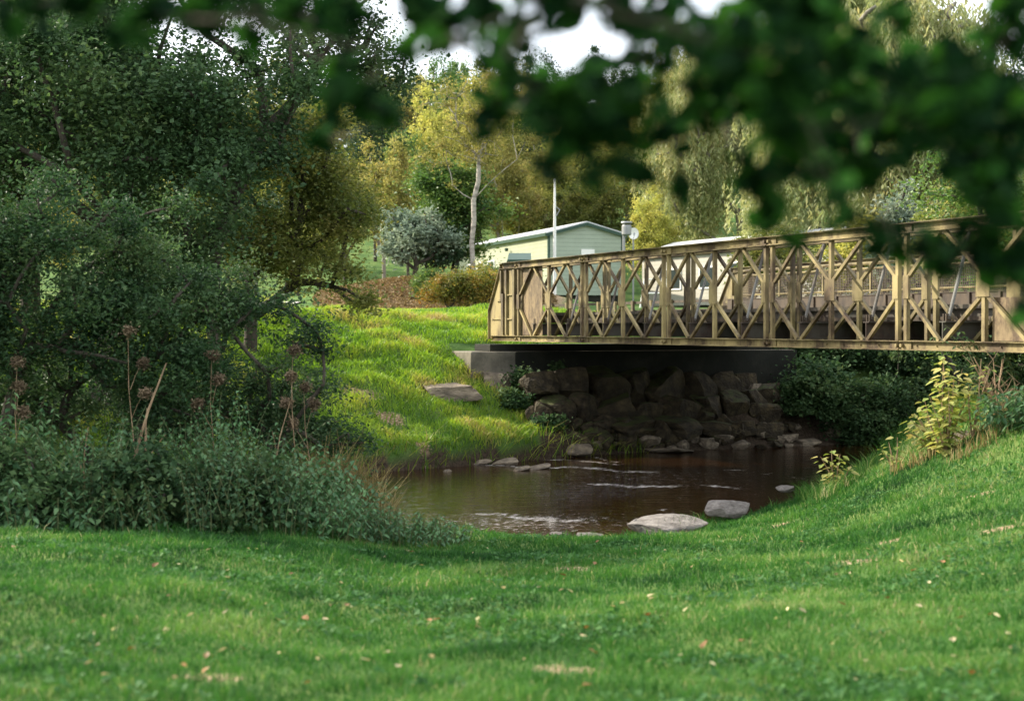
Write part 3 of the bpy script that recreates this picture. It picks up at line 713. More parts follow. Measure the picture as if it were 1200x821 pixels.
def caravan(label,x,y,z,dx,dy,Lc,W,he,hp,gm,wm,tm,wins):
    """origin: near gable's left corner; local x runs back along the long side, local y across the gable"""
    e=empty('static_caravan',(x,y,z),math.atan2(dy,dx),label=label,cat='caravan')
    b=MB(); b.box(0.0,Lc,-W+.004,-.004,.35,he); w=b.build('side_wall',wm,e)
    b=MB()
    b.add([(-.01,0,.35),(-.01,-W,.35),(-.01,-W,he),(-.01,-W/2,hp-.03),(-.01,0,he),(.03,0,.35),(.03,-W,.35),(.03,-W,he),(.03,-W/2,hp-.03),(.03,0,he)],[(0,1,2,3,4),(9,8,7,6,5),(0,5,6,1),(1,6,7,2),(2,7,8,3),(3,8,9,4),(4,9,5,0)])
    V=np.concatenate(b.V); b.build('gable',gm,e)
    b=MB(); 
    b.add([(Lc-.03,0,.35),(Lc-.03,-W,.35),(Lc-.03,-W,he),(Lc-.03,-W/2,hp-.03),(Lc-.03,0,he),(Lc+.01,0,.35),(Lc+.01,-W,.35),(Lc+.01,-W,he),(Lc+.01,-W/2,hp-.03),(Lc+.01,0,he)],[(0,1,2,3,4),(9,8,7,6,5),(0,5,6,1),(1,6,7,2),(2,7,8,3),(3,8,9,4),(4,9,5,0)])
    b.build('gable',gm,e)
    o=.14
    b=MB()
    for s in (0,1):
        y0,y1=(o,-W/2) if s==0 else (-W-o,-W/2)
        z0=he-o*(hp-he)/(W/2)
        b.add([(-o,y0,z0),(Lc+o,y0,z0),(Lc+o,y1,hp),(-o,y1,hp),(-o,y0,z0+.05),(Lc+o,y0,z0+.05),(Lc+o,y1,hp+.05),(-o,y1,hp+.05)],[(3,2,1,0),(4,5,6,7),(0,1,5,4),(1,2,6,5),(2,3,7,6),(3,0,4,7)])
    b.build('roof',M['roofm'],e)
    b=MB()
    z0=he-o*(hp-he)/(W/2)
    b.beam((-o-.02,o,z0-.06),(-o-.02,-W/2,hp-.06),.12,.04,up=(1,0,0)); b.beam((-o-.02,-W-o,z0-.06),(-o-.02,-W/2,hp-.06),.12,.04,up=(1,0,0))
    b.box(-o,Lc+o,o+.003,o+.03,z0-.1,z0+.03); b.build('fascia',tm,e)
    b=MB(); b.box(-.03,.08,-.06,.02,.35,he-.05); b.box(-.03,.08,-W-.02,-W+.06,.35,he-.05); b.build('corner_trim',tm,e)
    b=MB(); b.box(.1,Lc-.1,-W+.1,-.1,-.3,.35); b.build('skirt',M['concd'],e)
    for (a0,w_,z0_,z1_) in wins:
        b=MB(); b.box(a0,a0+w_,.003,.045,z0_,z1_); f=b.build('window',M['white'],e)
        b=MB(); b.box(a0+.06,a0+w_-.06,.046,.05,z0_+.06,z1_-.06); b.build('pane',M['glass'],f)
    return e
c1=caravan('green grey gabled static caravan with cream side wall',1.42,60,3.35,-.3,.954,13,3.1,2.78,3.2,M['sidg'],M['sidc'],M['trim'],[(2.6,.55,1.35,2.0),(4.6,.55,1.35,2.0),(7.2,1.0,1.0,2.0),(9.0,.8,.6,2.0),(10.6,.9,1.0,2.0)])
b=MB(); b.box(-.07,-.012,-1.9,-1.35,1.8,2.15); b.build('sign_board',M['white'],c1)
b=MB(); b.tube([(5,.1,2.35),(5,.22,2.35)],.07,8); b.build('wall_lamp',M['trim'],c1)
c2=caravan('off-white static caravan with pale roof behind the middle of the bridge',11.2,54.5,gz(10,55)-.1,-.43,.903,13,3.3,2.55,3.1,M['sidw'],M['sidw'],M['galv'],[(1.2,1.2,1.0,1.9),(3.4,.9,1.0,1.9),(5.4,.8,.4,2.0),(7.2,1.2,1.0,1.9),(9.8,1.2,1.0,1.9)])
# pole, lamp mast, dish, dark bin, fences
px,py,d=650,300,50; x=(650-600)/F*d; z0=gz(x,d)
fp=empty('flagpole',(x,d,z0),label='thin white pole rising in front of the green caravan gable',cat='pole')
h=EYE+(383-212)/F*d-z0
b=MB(); b.tube([(0,0,-.2),(0,0,h*.55),(0,0,h)],[.06,.05,.03],8); b.build('shaft',M['white'],fp)
b=MB(); b.tube([(0,0,h),(0,0,h+.08)],[.05,.03],8); b.tube([(.05,-.03,h-.85),(.16,-.03,h-.95),(.05,-.03,h-1.15)],.018,6); b.build('cap_and_cleat',M['galv'],fp)
x,d=(731-600)/F*57,57; z0=gz(x,d); h=EYE+(383-262)/F*d-z0
lm_=empty('lamp_mast',(x,d,z0),label='grey mast with round lamp drum right of the green caravan',cat='lamp')
b=MB(); b.tube([(0,0,-.2),(0,0,h)],.05,8); b.build('mast',M['galv'],lm_)
b=MB(); b.tube([(.1,0,h-.45),(.1,0,h-.4),(.1,0,h-.1),(.1,0,h-.05)],[.13,.18,.18,.14],14); b.build('lamp_drum',M['galv'],lm_)
b=MB(); b.tube([(.1,0,h+.02),(.1,0,h+.07)],[.22,.19],14); [b.tube([(.1+.14*math.cos(a),.14*math.sin(a),h-.1),(.1+.14*math.cos(a),.14*math.sin(a),h+.05)],.015,5) for a in (0,2,4)]; b.build('lamp_hood',M['galv'],lm_)
x,d=(742-600)/F*60,60; z0=gz(x,d); h=EYE+(383-274)/F*d-z0
sd=empty('satellite_dish',(x,d,z0),label='small white satellite dish on a post between the two caravans',cat='satellite dish')
b=MB(); b.tube([(0,0,-.2),(0,0,h)],.035,6); b.build('post',M['galv'],sd)
b=MB(); n=14
V=[(0,-.1,h)]+[(.2*math.cos(2*math.pi*k/n),-.17,h+.23*math.sin(2*math.pi*k/n)) for k in range(n)]+[(0,-.07,h)]+[(.2*math.cos(2*math.pi*k/n),-.145,h+.23*math.sin(2*math.pi*k/n)) for k in range(n)]
b.add(V,[(0,1+k,1+(k+1)%n) for k in range(n)]+[(n+1,n+2+(k+1)%n,n+2+k) for k in range(n)]+[(1+k,n+2+k,n+2+(k+1)%n,1+(k+1)%n) for k in range(n)]); b.build('dish',M['white'],sd)
b=MB(); b.tube([(0,-.1,h-.25),(0,-.42,h-.05)],.012,5); b.tube([(0,-.4,h-.05),(0,-.48,h-.03)],.04,8); b.build('feed_arm',M['galv'],sd)
x,d=(608-600)/F*40,40; z0=gz(x,d)
bn=empty('storage_bin',(x,d,z0),label='dark green bin with sloping lid behind the bridge end',cat='bin')
h=EYE+(383-307)/F*d-z0
b=MB(); b.box(-.26,.26,-.3,.3,-.1,h); b.build('bin_body',M['trim'],bn,bevel=.02)
b=MB(); b.add([(-.32,-.34,h),(.3,-.34,h),(.3,.36,h),(-.32,.36,h),(-.28,-.34,h+.05),(.32,-.34,h+.05),(.32,.36,h+.25),(-.26,.36,h+.25)],[(3,2,1,0),(4,5,6,7),(0,1,5,4),(1,2,6,5),(2,3,7,6),(3,0,4,7)]); b.build('lid',M['trim'],bn)
# washing post frame and wire rail by the second caravan
x,d=(768-600)/F*50,50
wf=empty('step_rail',(x,d,gz(x,d)),label='white tubular step rail on the grass before the off-white caravan',cat='rail')
b=MB(); b.tube([(-.5,0,0),(-.35,0,.95),(.35,0,.95),(.5,0,0)],.03,6); b.tube([(-.42,0,.5),(.42,0,.5)],.025,6); b.build('rail_frame',M['white'],wf)
# goal-like white rail at the far left of the field
x,d=(20-600)/F*45,45; 
rl=empty('gate_rail',(x,d,gz(x,d)),label='pale horizontal rail gate at the far left edge of the field',cat='gate')
b=MB(); b.box(-1.2,.25,-.03,.03,1.35,1.43); b.build('top_rail',M['white'],rl)
for xx in (-1.2,.22): b=MB(); b.box(xx-.05,xx+.05,-.05,.05,-.2,1.5); b.build('post',M['barkl'],rl)

#VEGSTART

# ------------------------------------------------------------------ grass
def vnoise(x,y,f,s): return .5+.25*wob(x,y,f,s)+.25*wob(x,y,f*2.7,s+5)
def blades(name,label,x,y,h,w,mt,lean=.6,v=None,zoff=-.01):
    n=len(x); z=ground(x,y)+zoff; ang=rng.random(n)*6.283; ca,sa=np.cos(ang),np.sin(ang)
    ld=rng.random(n)*6.283; ln=lean*rng.random(n)*h; lx,ly=np.cos(ld)*ln,np.sin(ld)*ln
    o=np.stack([x,y,z],-1); b=np.stack([ca,sa,0*ca],-1)*w[:,None]*.5
    m=o+np.stack([lx*.35,ly*.35,h*.6],-1); t=o+np.stack([lx,ly,h*(1-.25*lean*rng.random(n))],-1)
    V=np.stack([o-b,o+b,m+b*.8,m-b*.8,t+b*.15,t-b*.15],1).reshape(-1,3)
    k=6*np.arange(n)[:,None]
    Fc=np.concatenate([k+np.array([0,1,2,3]),k+np.array([3,2,4,5])])
    ob=np_mesh(name,V,Fc,mt,attr=np.concatenate([v,v])); tag(ob,label,kind='stuff'); return ob
def scatter(n,x0,x1,y0,y1): return rng.uniform(x0,x1,n),rng.uniform(y0,y1,n)
def inview(x,y,m=1.2): return (np.abs(x)<y/3*1.02+m)
def lawnsel(x,y):
    dn=np.interp(x,XN,YN)-y
    k=(dn>.08)&inview(x,y,3.0)&~((y>14.4)&(y<16)&(x<-2.2))
    s=soilmask(x,y); return k&(rng.random(len(x))>s*1.0)
xs_,ys_=[],[]
for (y0,y1,dens) in ((4.6,7,4300),(7,9.5,3400),(9.5,13,2300),(13,24,1500)):
    wd=y1/3+3.2; n=int(dens*(y1-y0)*2*wd); x,y=scatter(n,-wd,wd,y0,y1); k=lawnsel(x,y); xs_.append(x[k]); ys_.append(y[k])
x=np.concatenate(xs_); y=np.concatenate(ys_)
n=len(x); pn=vnoise(x,y,1.9,3); pf=vnoise(x,y,7,8); sh=smooth((x-2.8)/2)*smooth((pf-.4)/.4)*.25
tall=np.clip(pf-.52,0,1)
h=(.022+.035*rng.random(n)+.2*tall*rng.random(n)+.05*np.clip(pn-.5,0,1))*(1+.25*(y>12)); 
edge=np.interp(x,XN,YN)-y; h*=1+1.3*np.exp(-edge/.35)*rng.random(n)
wv=.0032+.00045*y*(.6+.6*rng.random(n))
big=vnoise(x,y,.55,4); v=np.clip(-.22+.7*pn+.42*big+.3*(rng.random(n)-.35)+sh+.4*(rng.random(n)<.06),0,1)
blades('grass','short lawn grass on the near bank',x,y,h,wv,M['grass'],1.0,v)
n=5200; x,y=scatter(n*3,-6,7.5,5,17); k=lawnsel(x,y)&(vnoise(x,y,1.4,11)>.56); x,y=x[k][:n],y[k][:n]; n=len(x)
P=np.repeat(np.stack([x,y,ground(x,y)+.03],-1),5,0)+rng.normal(size=(n*5,3))*np.array([.02,.02,.008])
V,Fc=leaves(P,.035,.75,-.1,1.2,.1); o=np_mesh('clover',V,Fc,M['clover'],attr=np.repeat(rng.random(n),5)); tag(o,'low clover and small weeds growing through the lawn',kind='stuff')
# taller weedy grass on the right bank crest
x,y=scatter(26000,3.6,7.6,13.5,21); k=(np.interp(x,XN,YN)-y>.02)&(np.interp(x,XN,YN)-y<2.6)&(vnoise(x,y,1.6,2)>.42); x,y=x[k],y[k]; n=len(x)
blades('grass','long weedy grass on the crest of the right bank',x,y,.1+.2*rng.random(n),.007+.004*rng.random(n),M['grass'],1.1,np.clip(.35+.65*rng.random(n)*vnoise(x,y,2.2,9)*1.3,0,1))
# far bank
x,y=scatter(420000,-15,3.2,24,45.5); df=y-np.interp(x,XF,YF)
s_=(x-BR[0])*.391-(y-BR[1])*.920; w_=(x-BR[0])*.920+(y-BR[1])*.391
k=(df>0)&(df<18)&inview(x,y,1)&~((w_>-.85)&(s_>-4.8)&(s_<-3.4))&(rng.random(len(x))>soilmask(x,y))&~((np.abs(y-44.7)<.8)&(x>-12))&(mudmask(x,y)<.5); x,y=x[k],y[k]; n=len(x)
pf=vnoise(x,y,2.3,5); pn=vnoise(x,y,.9,2); df=y-np.interp(x,XF,YF)
h=(.07+.09*rng.random(n)+.2*np.clip(pf-.55,0,1))*(1-.45*smooth((df-8)/3)); 
blades('grass','bright sunlit grass on the far bank',x,y,h,.011+.01*rng.random(n),M['fgrass'],1.1,np.clip(-.12+.75*pn*pf*1.7+.4*rng.random(n),0,1))
x,y=scatter(26000,-9,2.6,24.5,30.5); df=y-np.interp(x,XF,YF); k=(df>-.05)&(df<.4); x,y=x[k],y[k]; n=len(x)
o=blades('grass','long overhanging grass along the edge of the far bank',x,y,.2+.3*rng.random(n),.012+.01*rng.random(n),M['fgrass'],2.2,np.clip(.1+.9*rng.random(n)**1.3,0,1),zoff=-.12)
# left and right remote field grass
x,y=scatter(60000,-22,-8,42,75); k=inview(x,y,1)&(soilmask(x,y)<.3); x,y=x[k],y[k]; n=len(x)
blades('grass','rough grass of the field behind the left trees',x,y,.12+.15*rng.random(n),.03+.02*rng.random(n),M['fgrass'],1,rng.random(n))

# leaf litter on the brown bank (uncountable)
x,y=scatter(60000,-6.5,1.4,45.4,58.5); k=soilmask(x,y)>.35; x,y=x[k],y[k]
V,Fc=leaves(np.stack([x,y,ground(x,y)+.02],-1),.075,.7,0,1.5,.25); o=np_mesh('leaf_litter',V,Fc,M['litter'],attr=rng.random(len(x))); tag(o,'brown fallen leaves covering the bank behind the path',kind='stuff')
# fallen leaves on the lawn
lm=[]
for s in range(4):
    P=np.zeros((1,3)); 
    V=np.array([(0,-.5,0),(.28,-.2,.1),(.3,.15,.14),(0,.55,.05),(-.3,.15,.1),(-.26,-.2,.16),(0,0,0)])*(.05+.008*s); V[:,0]*=(.8+.12*s)
    ob=np_mesh('fallen_leaf',V,np.array([(0,1,6),(1,2,6),(2,3,6),(3,4,6),(4,5,6),(5,0,6)]),M['fallen'],attr=np.full(6,[.15,.5,.8,1.0][s])); lm.append(ob.data)
    bpy.data.objects.remove(ob)
LP=[(778,0)]
pts=[(84,740),(132,748),(112,768),(197,709),(163,661),(209,668),(280,745),(388,718),(399,690),(411,720),(428,784),(340,679),(216,694),(300,650),(470,601+20),(482,652),(500,693),(552,710),(590,696),(503,735),(560,744),(418,662),(450,658),(660,680),(658,699),(668,700),(632,695),(697,666),(811,671),(890,681),(997,679),(1041,709),(976,764),(798,779),(763,706),(826,765),(745,655),(746,649),(860,680),(1127,733),(1182,700),(1060,798),(1003,808),(688,815),(1018,650),(1190,680),(955,690),(870,760),(520,642),(571,648),(640,630),(700,640),(780,650),(1150,660),(1090,690),(1080,740),(910,735),(260,700),(325,735),(600,735),(730,715),(836,790),(1120,780),(940,640)]
for i in range(75): pts.append((random.uniform(60,1190),random.uniform(648,815)))
for i,(px,py) in enumerate(pts):
    x,y,z=hit(px,py)
    o=bpy.data.objects.new('fallen_leaf',lm[i%4]); o.location=(x,y,z+.04); o.rotation_euler=(random.uniform(-.5,.7),random.uniform(-.4,.4),random.uniform(0,6.3)); s=random.uniform(.45,.95); o.scale=(s,s,s); link(o)
    tag(o,'small pale or rusty fallen leaf lying loose on the near lawn','leaf','fallen leaves scattered over the lawn')

# ------------------------------------------------------------------ trees and shrubs
def tb(px,y): return grounded((px-600)/F*y,y)
def relz(b,py,d): return EYE+(383-py)/F*d-b[2]
# A: big alder on the far bank, left
b=grounded(-6.9,25.6)
tree('alder_tree','large dark alder with several stems filling the left of the view','tree',b,
 [(-1.2,0,5.4,3.6,3,2.2),(1.2,-.4,4.9,1.9,1.8,1.3),(-2.6,.5,3.9,2.6,2.4,1.6),(1.6,-.8,4.3,2.0,1.9,1.4),(.2,0,6.9,2.6,2.2,.8),(3.1,-.4,5.3,1.2,1.3,1.1),(-3,.5,2.6,2,2,1.0),(.9,.8,2.9,1.6,1.5,.9)],200,.42,125000,.085,M['alder'],M['bark'],.2,fork=.3,lean=(.3,0),aspect=.72,shell=.45,minz=1.9)
# B: leaning alder with open crown
b=grounded(-5.35,27.2)
tree('alder_tree','slender alder leaning right with open twigs against the sky','tree',b,
 [(1.4,0,5.6,1.3,1.2,.7),(2.2,-.4,6.6,1.4,1.4,.9),(.6,0,7.0,1.6,1.4,1.0),(3.0,0,5.6,.9,.9,.7),(3.0,-.2,4.9,.7,.8,.5)],95,.27,17000,.075,M['alder'],M['bark'],.12,fork=.6,lean=(1.1,0),aspect=.75,chain=[(0,0,-.3),(.05,0,1.2),(.12,0,2.4),(.5,0,3.4),(1.0,-.1,4.4),(1.7,-.1,5.1)],minz=3.2,rtip=.01)
# C: olive tree
b=grounded(-5.0,29.2)
tree('alder_tree','olive tinted autumn tree with drooping branches over the bright grass','tree',b,
 [(.2,0,3.6,2.2,1.8,1.3),(1.5,-.2,2.6,1.25,1.3,1.0),(-.6,0,4.5,1.8,1.6,.9),(1.9,-.4,1.5,.65,.8,.6),(.4,-.6,1.9,1.3,1.0,.7),(1.2,-.2,4.1,1.0,1.2,.7)],120,.33,50000,.075,M['olive'],M['bark'],.13,fork=.3,aspect=.7,minz=.8)
b=grounded(-9.3,29.5)
tree('alder_tree','tall dark tree at the left edge behind the large alder','tree',b,[(0,0,5.2,3.0,2.4,2.4),(-1,0,6.6,3.0,2.4,1.2),(1.5,0,3.6,2,2,1.2)],110,.5,42000,.11,M['alder'],M['bark'],.2,fork=.35,aspect=.7,minz=2.2)
# D,E shrubs on near bank
b=grounded(-5.1,15.4)
tree('willow_shrub','dense grey green shrub at the left edge above the nettles','shrub',b,[(0.1,0,2.2,1.25,.9,1.2),(1.1,.2,2.5,.9,.8,1.0),(-.7,0,2.9,1.0,.9,1.0),(1.5,.1,1.5,.8,.7,.9),(.3,.1,3.2,.9,.8,.6)],130,.2,62000,.052,M['alder2'],M['bark'],.07,fork=.15,aspect=.5,minz=.35,shell=.3)
b=grounded(-3.1,16.6)
tree('willow_shrub','small leaved dark shrub right of the alder stems at the water','shrub',b,[(0,0,2.3,.95,.8,.75),(.5,.1,1.25,.7,.7,.85),(-.5,0,1.3,.8,.7,.9),(.9,.2,1.9,.35,.5,.35),(1.15,.1,.8,.35,.4,.55)],90,.17,26000,.048,M['alder2'],M['bark'],.06,fork=.12,aspect=.55,minz=.2,shell=.3)
b=grounded(-4.2,17.4-1.2)
tree('willow_shrub','dark thicket shrub between the grey shrub and the alder stems','shrub',b,[(0,0,1.6,1.2,.8,1.0),(-.9,0,1.3,.9,.7,.9),(.5,0,2.4,.8,.7,.6)],80,.19,20000,.055,M['alder'],M['bark'],.06,fork=.12,aspect=.6,minz=.2,shell=.3)
b=grounded(-7.0,19.0-4.0)
tree('willow_shrub','dark shrub just beyond the left edge of the view','shrub',b,[(0,0,1.8,1.2,1,1.2),(.6,0,2.8,1,.9,.9)],60,.22,12000,.07,M['alder'],M['bark'],.07,fork=.15,minz=.3)
# far-bank low bushes beneath the alder
for i,(xx,yy,r_,hh,mt,lab) in enumerate([(-7.4,24.0,1.3,1.3,'bramble','low bramble bush at the foot of the large alder'),(-5.4,24.6,1.0,1.0,'alder2','grey green scrub right of the alder foot'),(-3.6,25.2,.9,.8,'bramble','low scrub on the far bank edge behind the reeds')]):
    tree('bramble_bush',lab,'bush',grounded(xx,yy),[(0,0,hh*.5,r_,r_*.7,hh*.55)],40,.2,7000,.08,M[mt],M['bark'],.03,fork=.1,minz=0,shell=.2)

# background middle ground
def spot(px,y): return tb(px,y)
b=tb(533,50); h=relz(b,168,50)
tree('holly_tree','dense green rounded tree behind the autumn shrub','tree',b,[(0,0,h*.52,1.5,1.3,h*.40),(-.4,0,h*.74,1.1,1.1,h*.24),(.7,0,h*.42,.9,1,h*.3)],80,.28,22000,.12,M['green'],M['bark'],.12,fork=.2,minz=.5)
b=tb(487,48.5); h=relz(b,256,48.5)
tree('spreading_shrub','pale silvery shrub with a flat spreading top on the brown bank','shrub',b,[(0,0,h*.85,1.5,1.1,.35),(-.5,0,h*.6,1.0,.9,.5),(.7,0,h*.7,.9,.8,.4)],60,.2,9000,.12,M['silver'],M['bark'],.09,fork=.4,minz=.6)
b=tb(502,49.5); h=relz(b,262,49.5)
tree('evergreen_shrub','dark evergreen shrub with several stems beneath the pale one','shrub',b,[(0,0,h*.66,1.3,1,.75),(.5,0,h*.42,1.0,.9,.5)],50,.22,9000,.1,M['dark'],M['bark'],.08,fork=.3,minz=.5)
for px,yy,top,r_,mt,lab in [(526,44.6,312,.85,'autumn','yellow orange low shrub beside the path'),(562,45.2,305,1.2,'autumn','rounded orange and green shrub at the bridge end'),(590,47,308,.9,'green','green shrub tucked behind the bridge end'),(505,47.2,322,.6,'green','small green shrub between the brown bank and the orange shrub')]:
    b=tb(px,yy); h=max(.9,relz(b,top,yy))
    tree('autumn_shrub',lab,'shrub',b,[(0,0,h*.5,r_,r_*.8,h*.45)],50,.17,9500,.075,M[mt],M['bark'],.04,fork=.1,minz=0,shell=.3)
# birch with bare pale stem
b=tb(552,48.3); h=relz(b,62,48.3)
root=tree('birch_tree','tall pale birch with a white stem and thin sparse top','tree',b,[(.5,0,h*.66,1.5,1.2,h*.16),(.9,0,h*.86,1.2,1,h*.12),(-.6,0,h*.6,1.3,1,h*.12),(-.2,0,h*.78,1.5,1.0,h*.1)],150,.24,9000,.08,M['amber'],M['birch'],.078,chain=[(0,0,-.3),(.02,0,h*.2),(.08,0,h*.38),(.25,0,h*.55),(.62,0,h*.72),(.85,0,h*.9),(.9,0,h*.99)],minz=h*.42,rtip=.01,pw=.85)
# archetypes of woodland trees, reused with their own size and turn
def arche(kind,lm,bm,lobes,K,sig,n,size,r0,fork,label,loc,sc_,grp,**kw):
    o=tree(kind,label,'tree',loc,lobes,K,sig,n,size,lm,bm,r0,grp,fork,**kw); o.scale=sc_; return o
UL=[(0,0,.62,.34,.34,.26),(-.16,.05,.5,.24,.22,.18),(.17,-.04,.52,.22,.24,.2),(.05,.08,.8,.2,.2,.16),(-.1,-.05,.76,.2,.18,.14)]
def U(s,l=UL): return [tuple(v*s for v in q) for q in l]
CON=[(0,0,.2,.2,.2,.1),(0,0,.36,.17,.17,.12),(0,0,.55,.13,.13,.13),(0,0,.74,.09,.09,.13),(0,0,.9,.045,.045,.1)]
S0=10
proto={}
def wood(kind,px,top,Y,wpx,label,nm='woodland_tree'):
    b=tb(px,Y); hh=max(2.5,relz(b,top,Y)); s=hh/S0/.93; wsc=(wpx/F*Y)/(S0*.70 if kind!='conifer' else S0*.4)
    if kind not in proto:
        lmk={'olive':'olive','yellow':'yellow','amber':'amber','green':'green','dark':'dark','conifer':'dark'}[kind]
        if kind=='conifer': o=tree('conifer_tree',label,'tree',b,U(S0,CON),130,.4,30000,.2,M['dark'],M['bark'],.16,'woodland trees on the hillside',chain=[(0,0,-.5),(0,0,3),(0,0,6),(0,0,9.3)],minz=.8,flatz=.5,aspect=.4)
        else: o=tree(nm,label,'tree',b,U(S0),120,.42,30000,.17,M[lmk],M['bark'] if kind!='amber' else M['barkl'],.17,'woodland trees on the hillside',.3,minz=1.2)
        proto[kind]=[o]
    else:
        o=dup(proto[kind][0],b,label=label); 
    o.location=b; o.rotation_euler=(0,0,random.uniform(0,6.28)); o.scale=(wsc,wsc,s); return o
WT=[('amber',450,168,57,95,'amber tinted tree standing left of the dense green tree'),
('olive',405,190,54,80,'olive tree seen through the drooping branches on the left'),
('green',478,150,60,70,'green tree left of the birch above the silvery shrub'),
('amber',590,165,79,85,'amber tree just right of the birch stem'),
('yellow',615,205,82,90,'yellow green tree behind the green caravan roof'),
('olive',665,215,80,80,'olive tree behind the flagpole'),
('olive',712,195,78,110,'broad olive tree behind the lamp mast'),
('yellow',765,228,68,75,'yellow bush-like tree right of the lamp mast'),
('olive',690,150,88,110,'tall olive tree higher up the hill above the green caravan'),
('amber',640,160,94,90,'amber tree higher up the hill left of the flagpole'),
('yellow',560,110,84,100,'pale yellow tree behind the top of the birch'),
('yellow',500,120,80,95,'pale yellow tree on the hill left of the birch top'),
('green',525,62,98,95,'bright green tree on the skyline left of the birch'),
('amber',478,95,92,80,'rusty tree on the skyline below the left patch of sky'),
('dark',440,110,90,90,'dark tree on the hillside at the right edge of the alder crown'),
('olive',585,72,102,100,'olive tree on the skyline right of the birch'),
('conifer',620,60,106,45,'narrow dark conifer left of the right sky patch'),
('dark',662,70,108,90,'dark tree on the skyline below the sky patch'),
('conifer',700,62,108,50,'dark conifer on the skyline at the middle of the sky patch'),
('green',735,78,104,90,'green tree on the skyline right of the conifer'),
('yellow',775,70,98,90,'yellow tree on the skyline beside the willow'),
('dark',815,60,100,100,'dark tree behind the left edge of the willow'),
('olive',880,40,96,130,'olive tree behind the crown of the first willow'),
('green',960,30,92,130,'green tree behind the gap between the willows'),
('dark',1050,70,80,130,'dark tree on the right behind the willows'),
('olive',1130,60,70,130,'olive tree at the right behind the bright leaved sapling tree'),
('dark',1200,40,62,150,'dark tree at the right edge of the view'),
('yellow',290,150,88,110,'yellow tree glowing through the left alder branches'),
('yellow',230,175,80,110,'yellow tree seen between the alder stems'),
('olive',350,150,76,100,'olive tree behind the leaning alder'),
('olive',120,160,72,130,'olive tree in the field behind the large alder'),
('amber',40,150,66,120,'amber tree far left behind the alder foliage'),
('green',-20,120,60,130,'green tree beyond the left edge of the field'),
('green',170,210,64,90,'green field tree behind the alder stems'),
('dark',300,230,62,90,'dark green tree at the field edge behind the olive tree'),
('yellow',75,225,62,110,'yellow tree low in the field behind the grey shrub'),
('olive',335,262,58,80,'low olive tree closing the gap left of the brown bank'),
('green',270,255,58,80,'green bushy tree at the far field road'),
('olive',375,235,60,70,'olive tree at the left end of the brown bank')]
for a_ in WT: wood(*a_)
# far wood on the ridge that reads as one mass
n=60000; x=rng.uniform(-95,95,n); y=rng.uniform(118,140,n); hh=7+3*wob(x*.5,y*.3,.5,2)+2*wob(x,y,.35,7)
P=np.stack([x,y,ground(x,y)+hh*np.sqrt(rng.random(n))],-1); cl=vnoise(x,y,.35,3)
V,Fc=leaves(P,.75,.7); o=np_mesh('distant_wood',V,Fc,M['olive'],attr=np.clip(cl*.7+.4*rng.random(n)-.2,0,1)); tag(o,'distant wood along the hill ridge',kind='stuff')
# willows
def wl(px,Y,top,wm,label,nstr=2300,seed=0,mt='willow'):
    b=tb(px,Y); h=relz(b,top,Y)
    return willow('willow_tree',label,b,[(0,0,h*.78,wm*.42,wm*.3,h*.2),(-wm*.25,0,h*.55,wm*.28,wm*.25,h*.2),(wm*.25,0,h*.58,wm*.28,wm*.25,h*.2),(-wm*.3,-.3,h*.34,wm*.2,wm*.2,h*.1),(wm*.15,-.5,h*.38,wm*.25,wm*.2,h*.12),(0,0,h*.92,wm*.25,wm*.2,h*.1)],110,nstr,M[mt],M['barkl'],.3,None,(1.1,2.8),46,.2)
wl(868,72,15,9.6,'pale silvery weeping willow rising behind the middle of the bridge')
wl(1000,60,-60,8.5,'taller weeping willow right of the first one, its top out of view',2600)
wl(1080,44,-30,5.0,'weeping willow behind the near end of the bridge',1700)
b=tb(1055,38); h=relz(b,190,38)
tree('cedar_tree','bluish grey conifer behind the near half of the bridge','tree',b,[(0,0,h*.4,1.1,1,h*.3),(0,0,h*.7,.7,.7,h*.25)],60,.22,9000,.11,M['silver'],M['bark'],.1,fork=.6,minz=.6)
b=tb(1122,34); h=relz(b,172,34)
tree('hazel_tree','bright yellow green young tree above the top rail at the right','tree',b,[(0,0,h*.72,1.1,.9,h*.2),(-.5,0,h*.5,.8,.8,h*.2)],60,.2,9000,.1,M['sapling'],M['bark'],.07,fork=.3,minz=.8)
b=tb(1185,31); h=relz(b,100,31)
tree('alder_tree','dark tree beyond the bridge at the right edge','tree',b,[(0,0,h*.7,1.8,1.5,h*.25),(0,0,h*.4,1.5,1.5,h*.25)],80,.35,18000,.1,M['green'],M['bark'],.12,fork=.3,minz=.8)
for px,Y,top,mt,lab in [(905,41,262,'olive','olive bush against the willow foot behind the bridge'),(1000,40,258,'yellow','sunlit yellow green bush behind the bridge top rail'),(935,44,255,'willow','pale bush between the two willows')]:
    b=tb(px,Y); h=max(1.2,relz(b,top,Y)); tree('field_bush',lab,'bush',b,[(0,0,h*.55,1.3,1,h*.42)],50,.25,8000,.1,M[mt],M['bark'],.05,fork=.2,minz=.2)
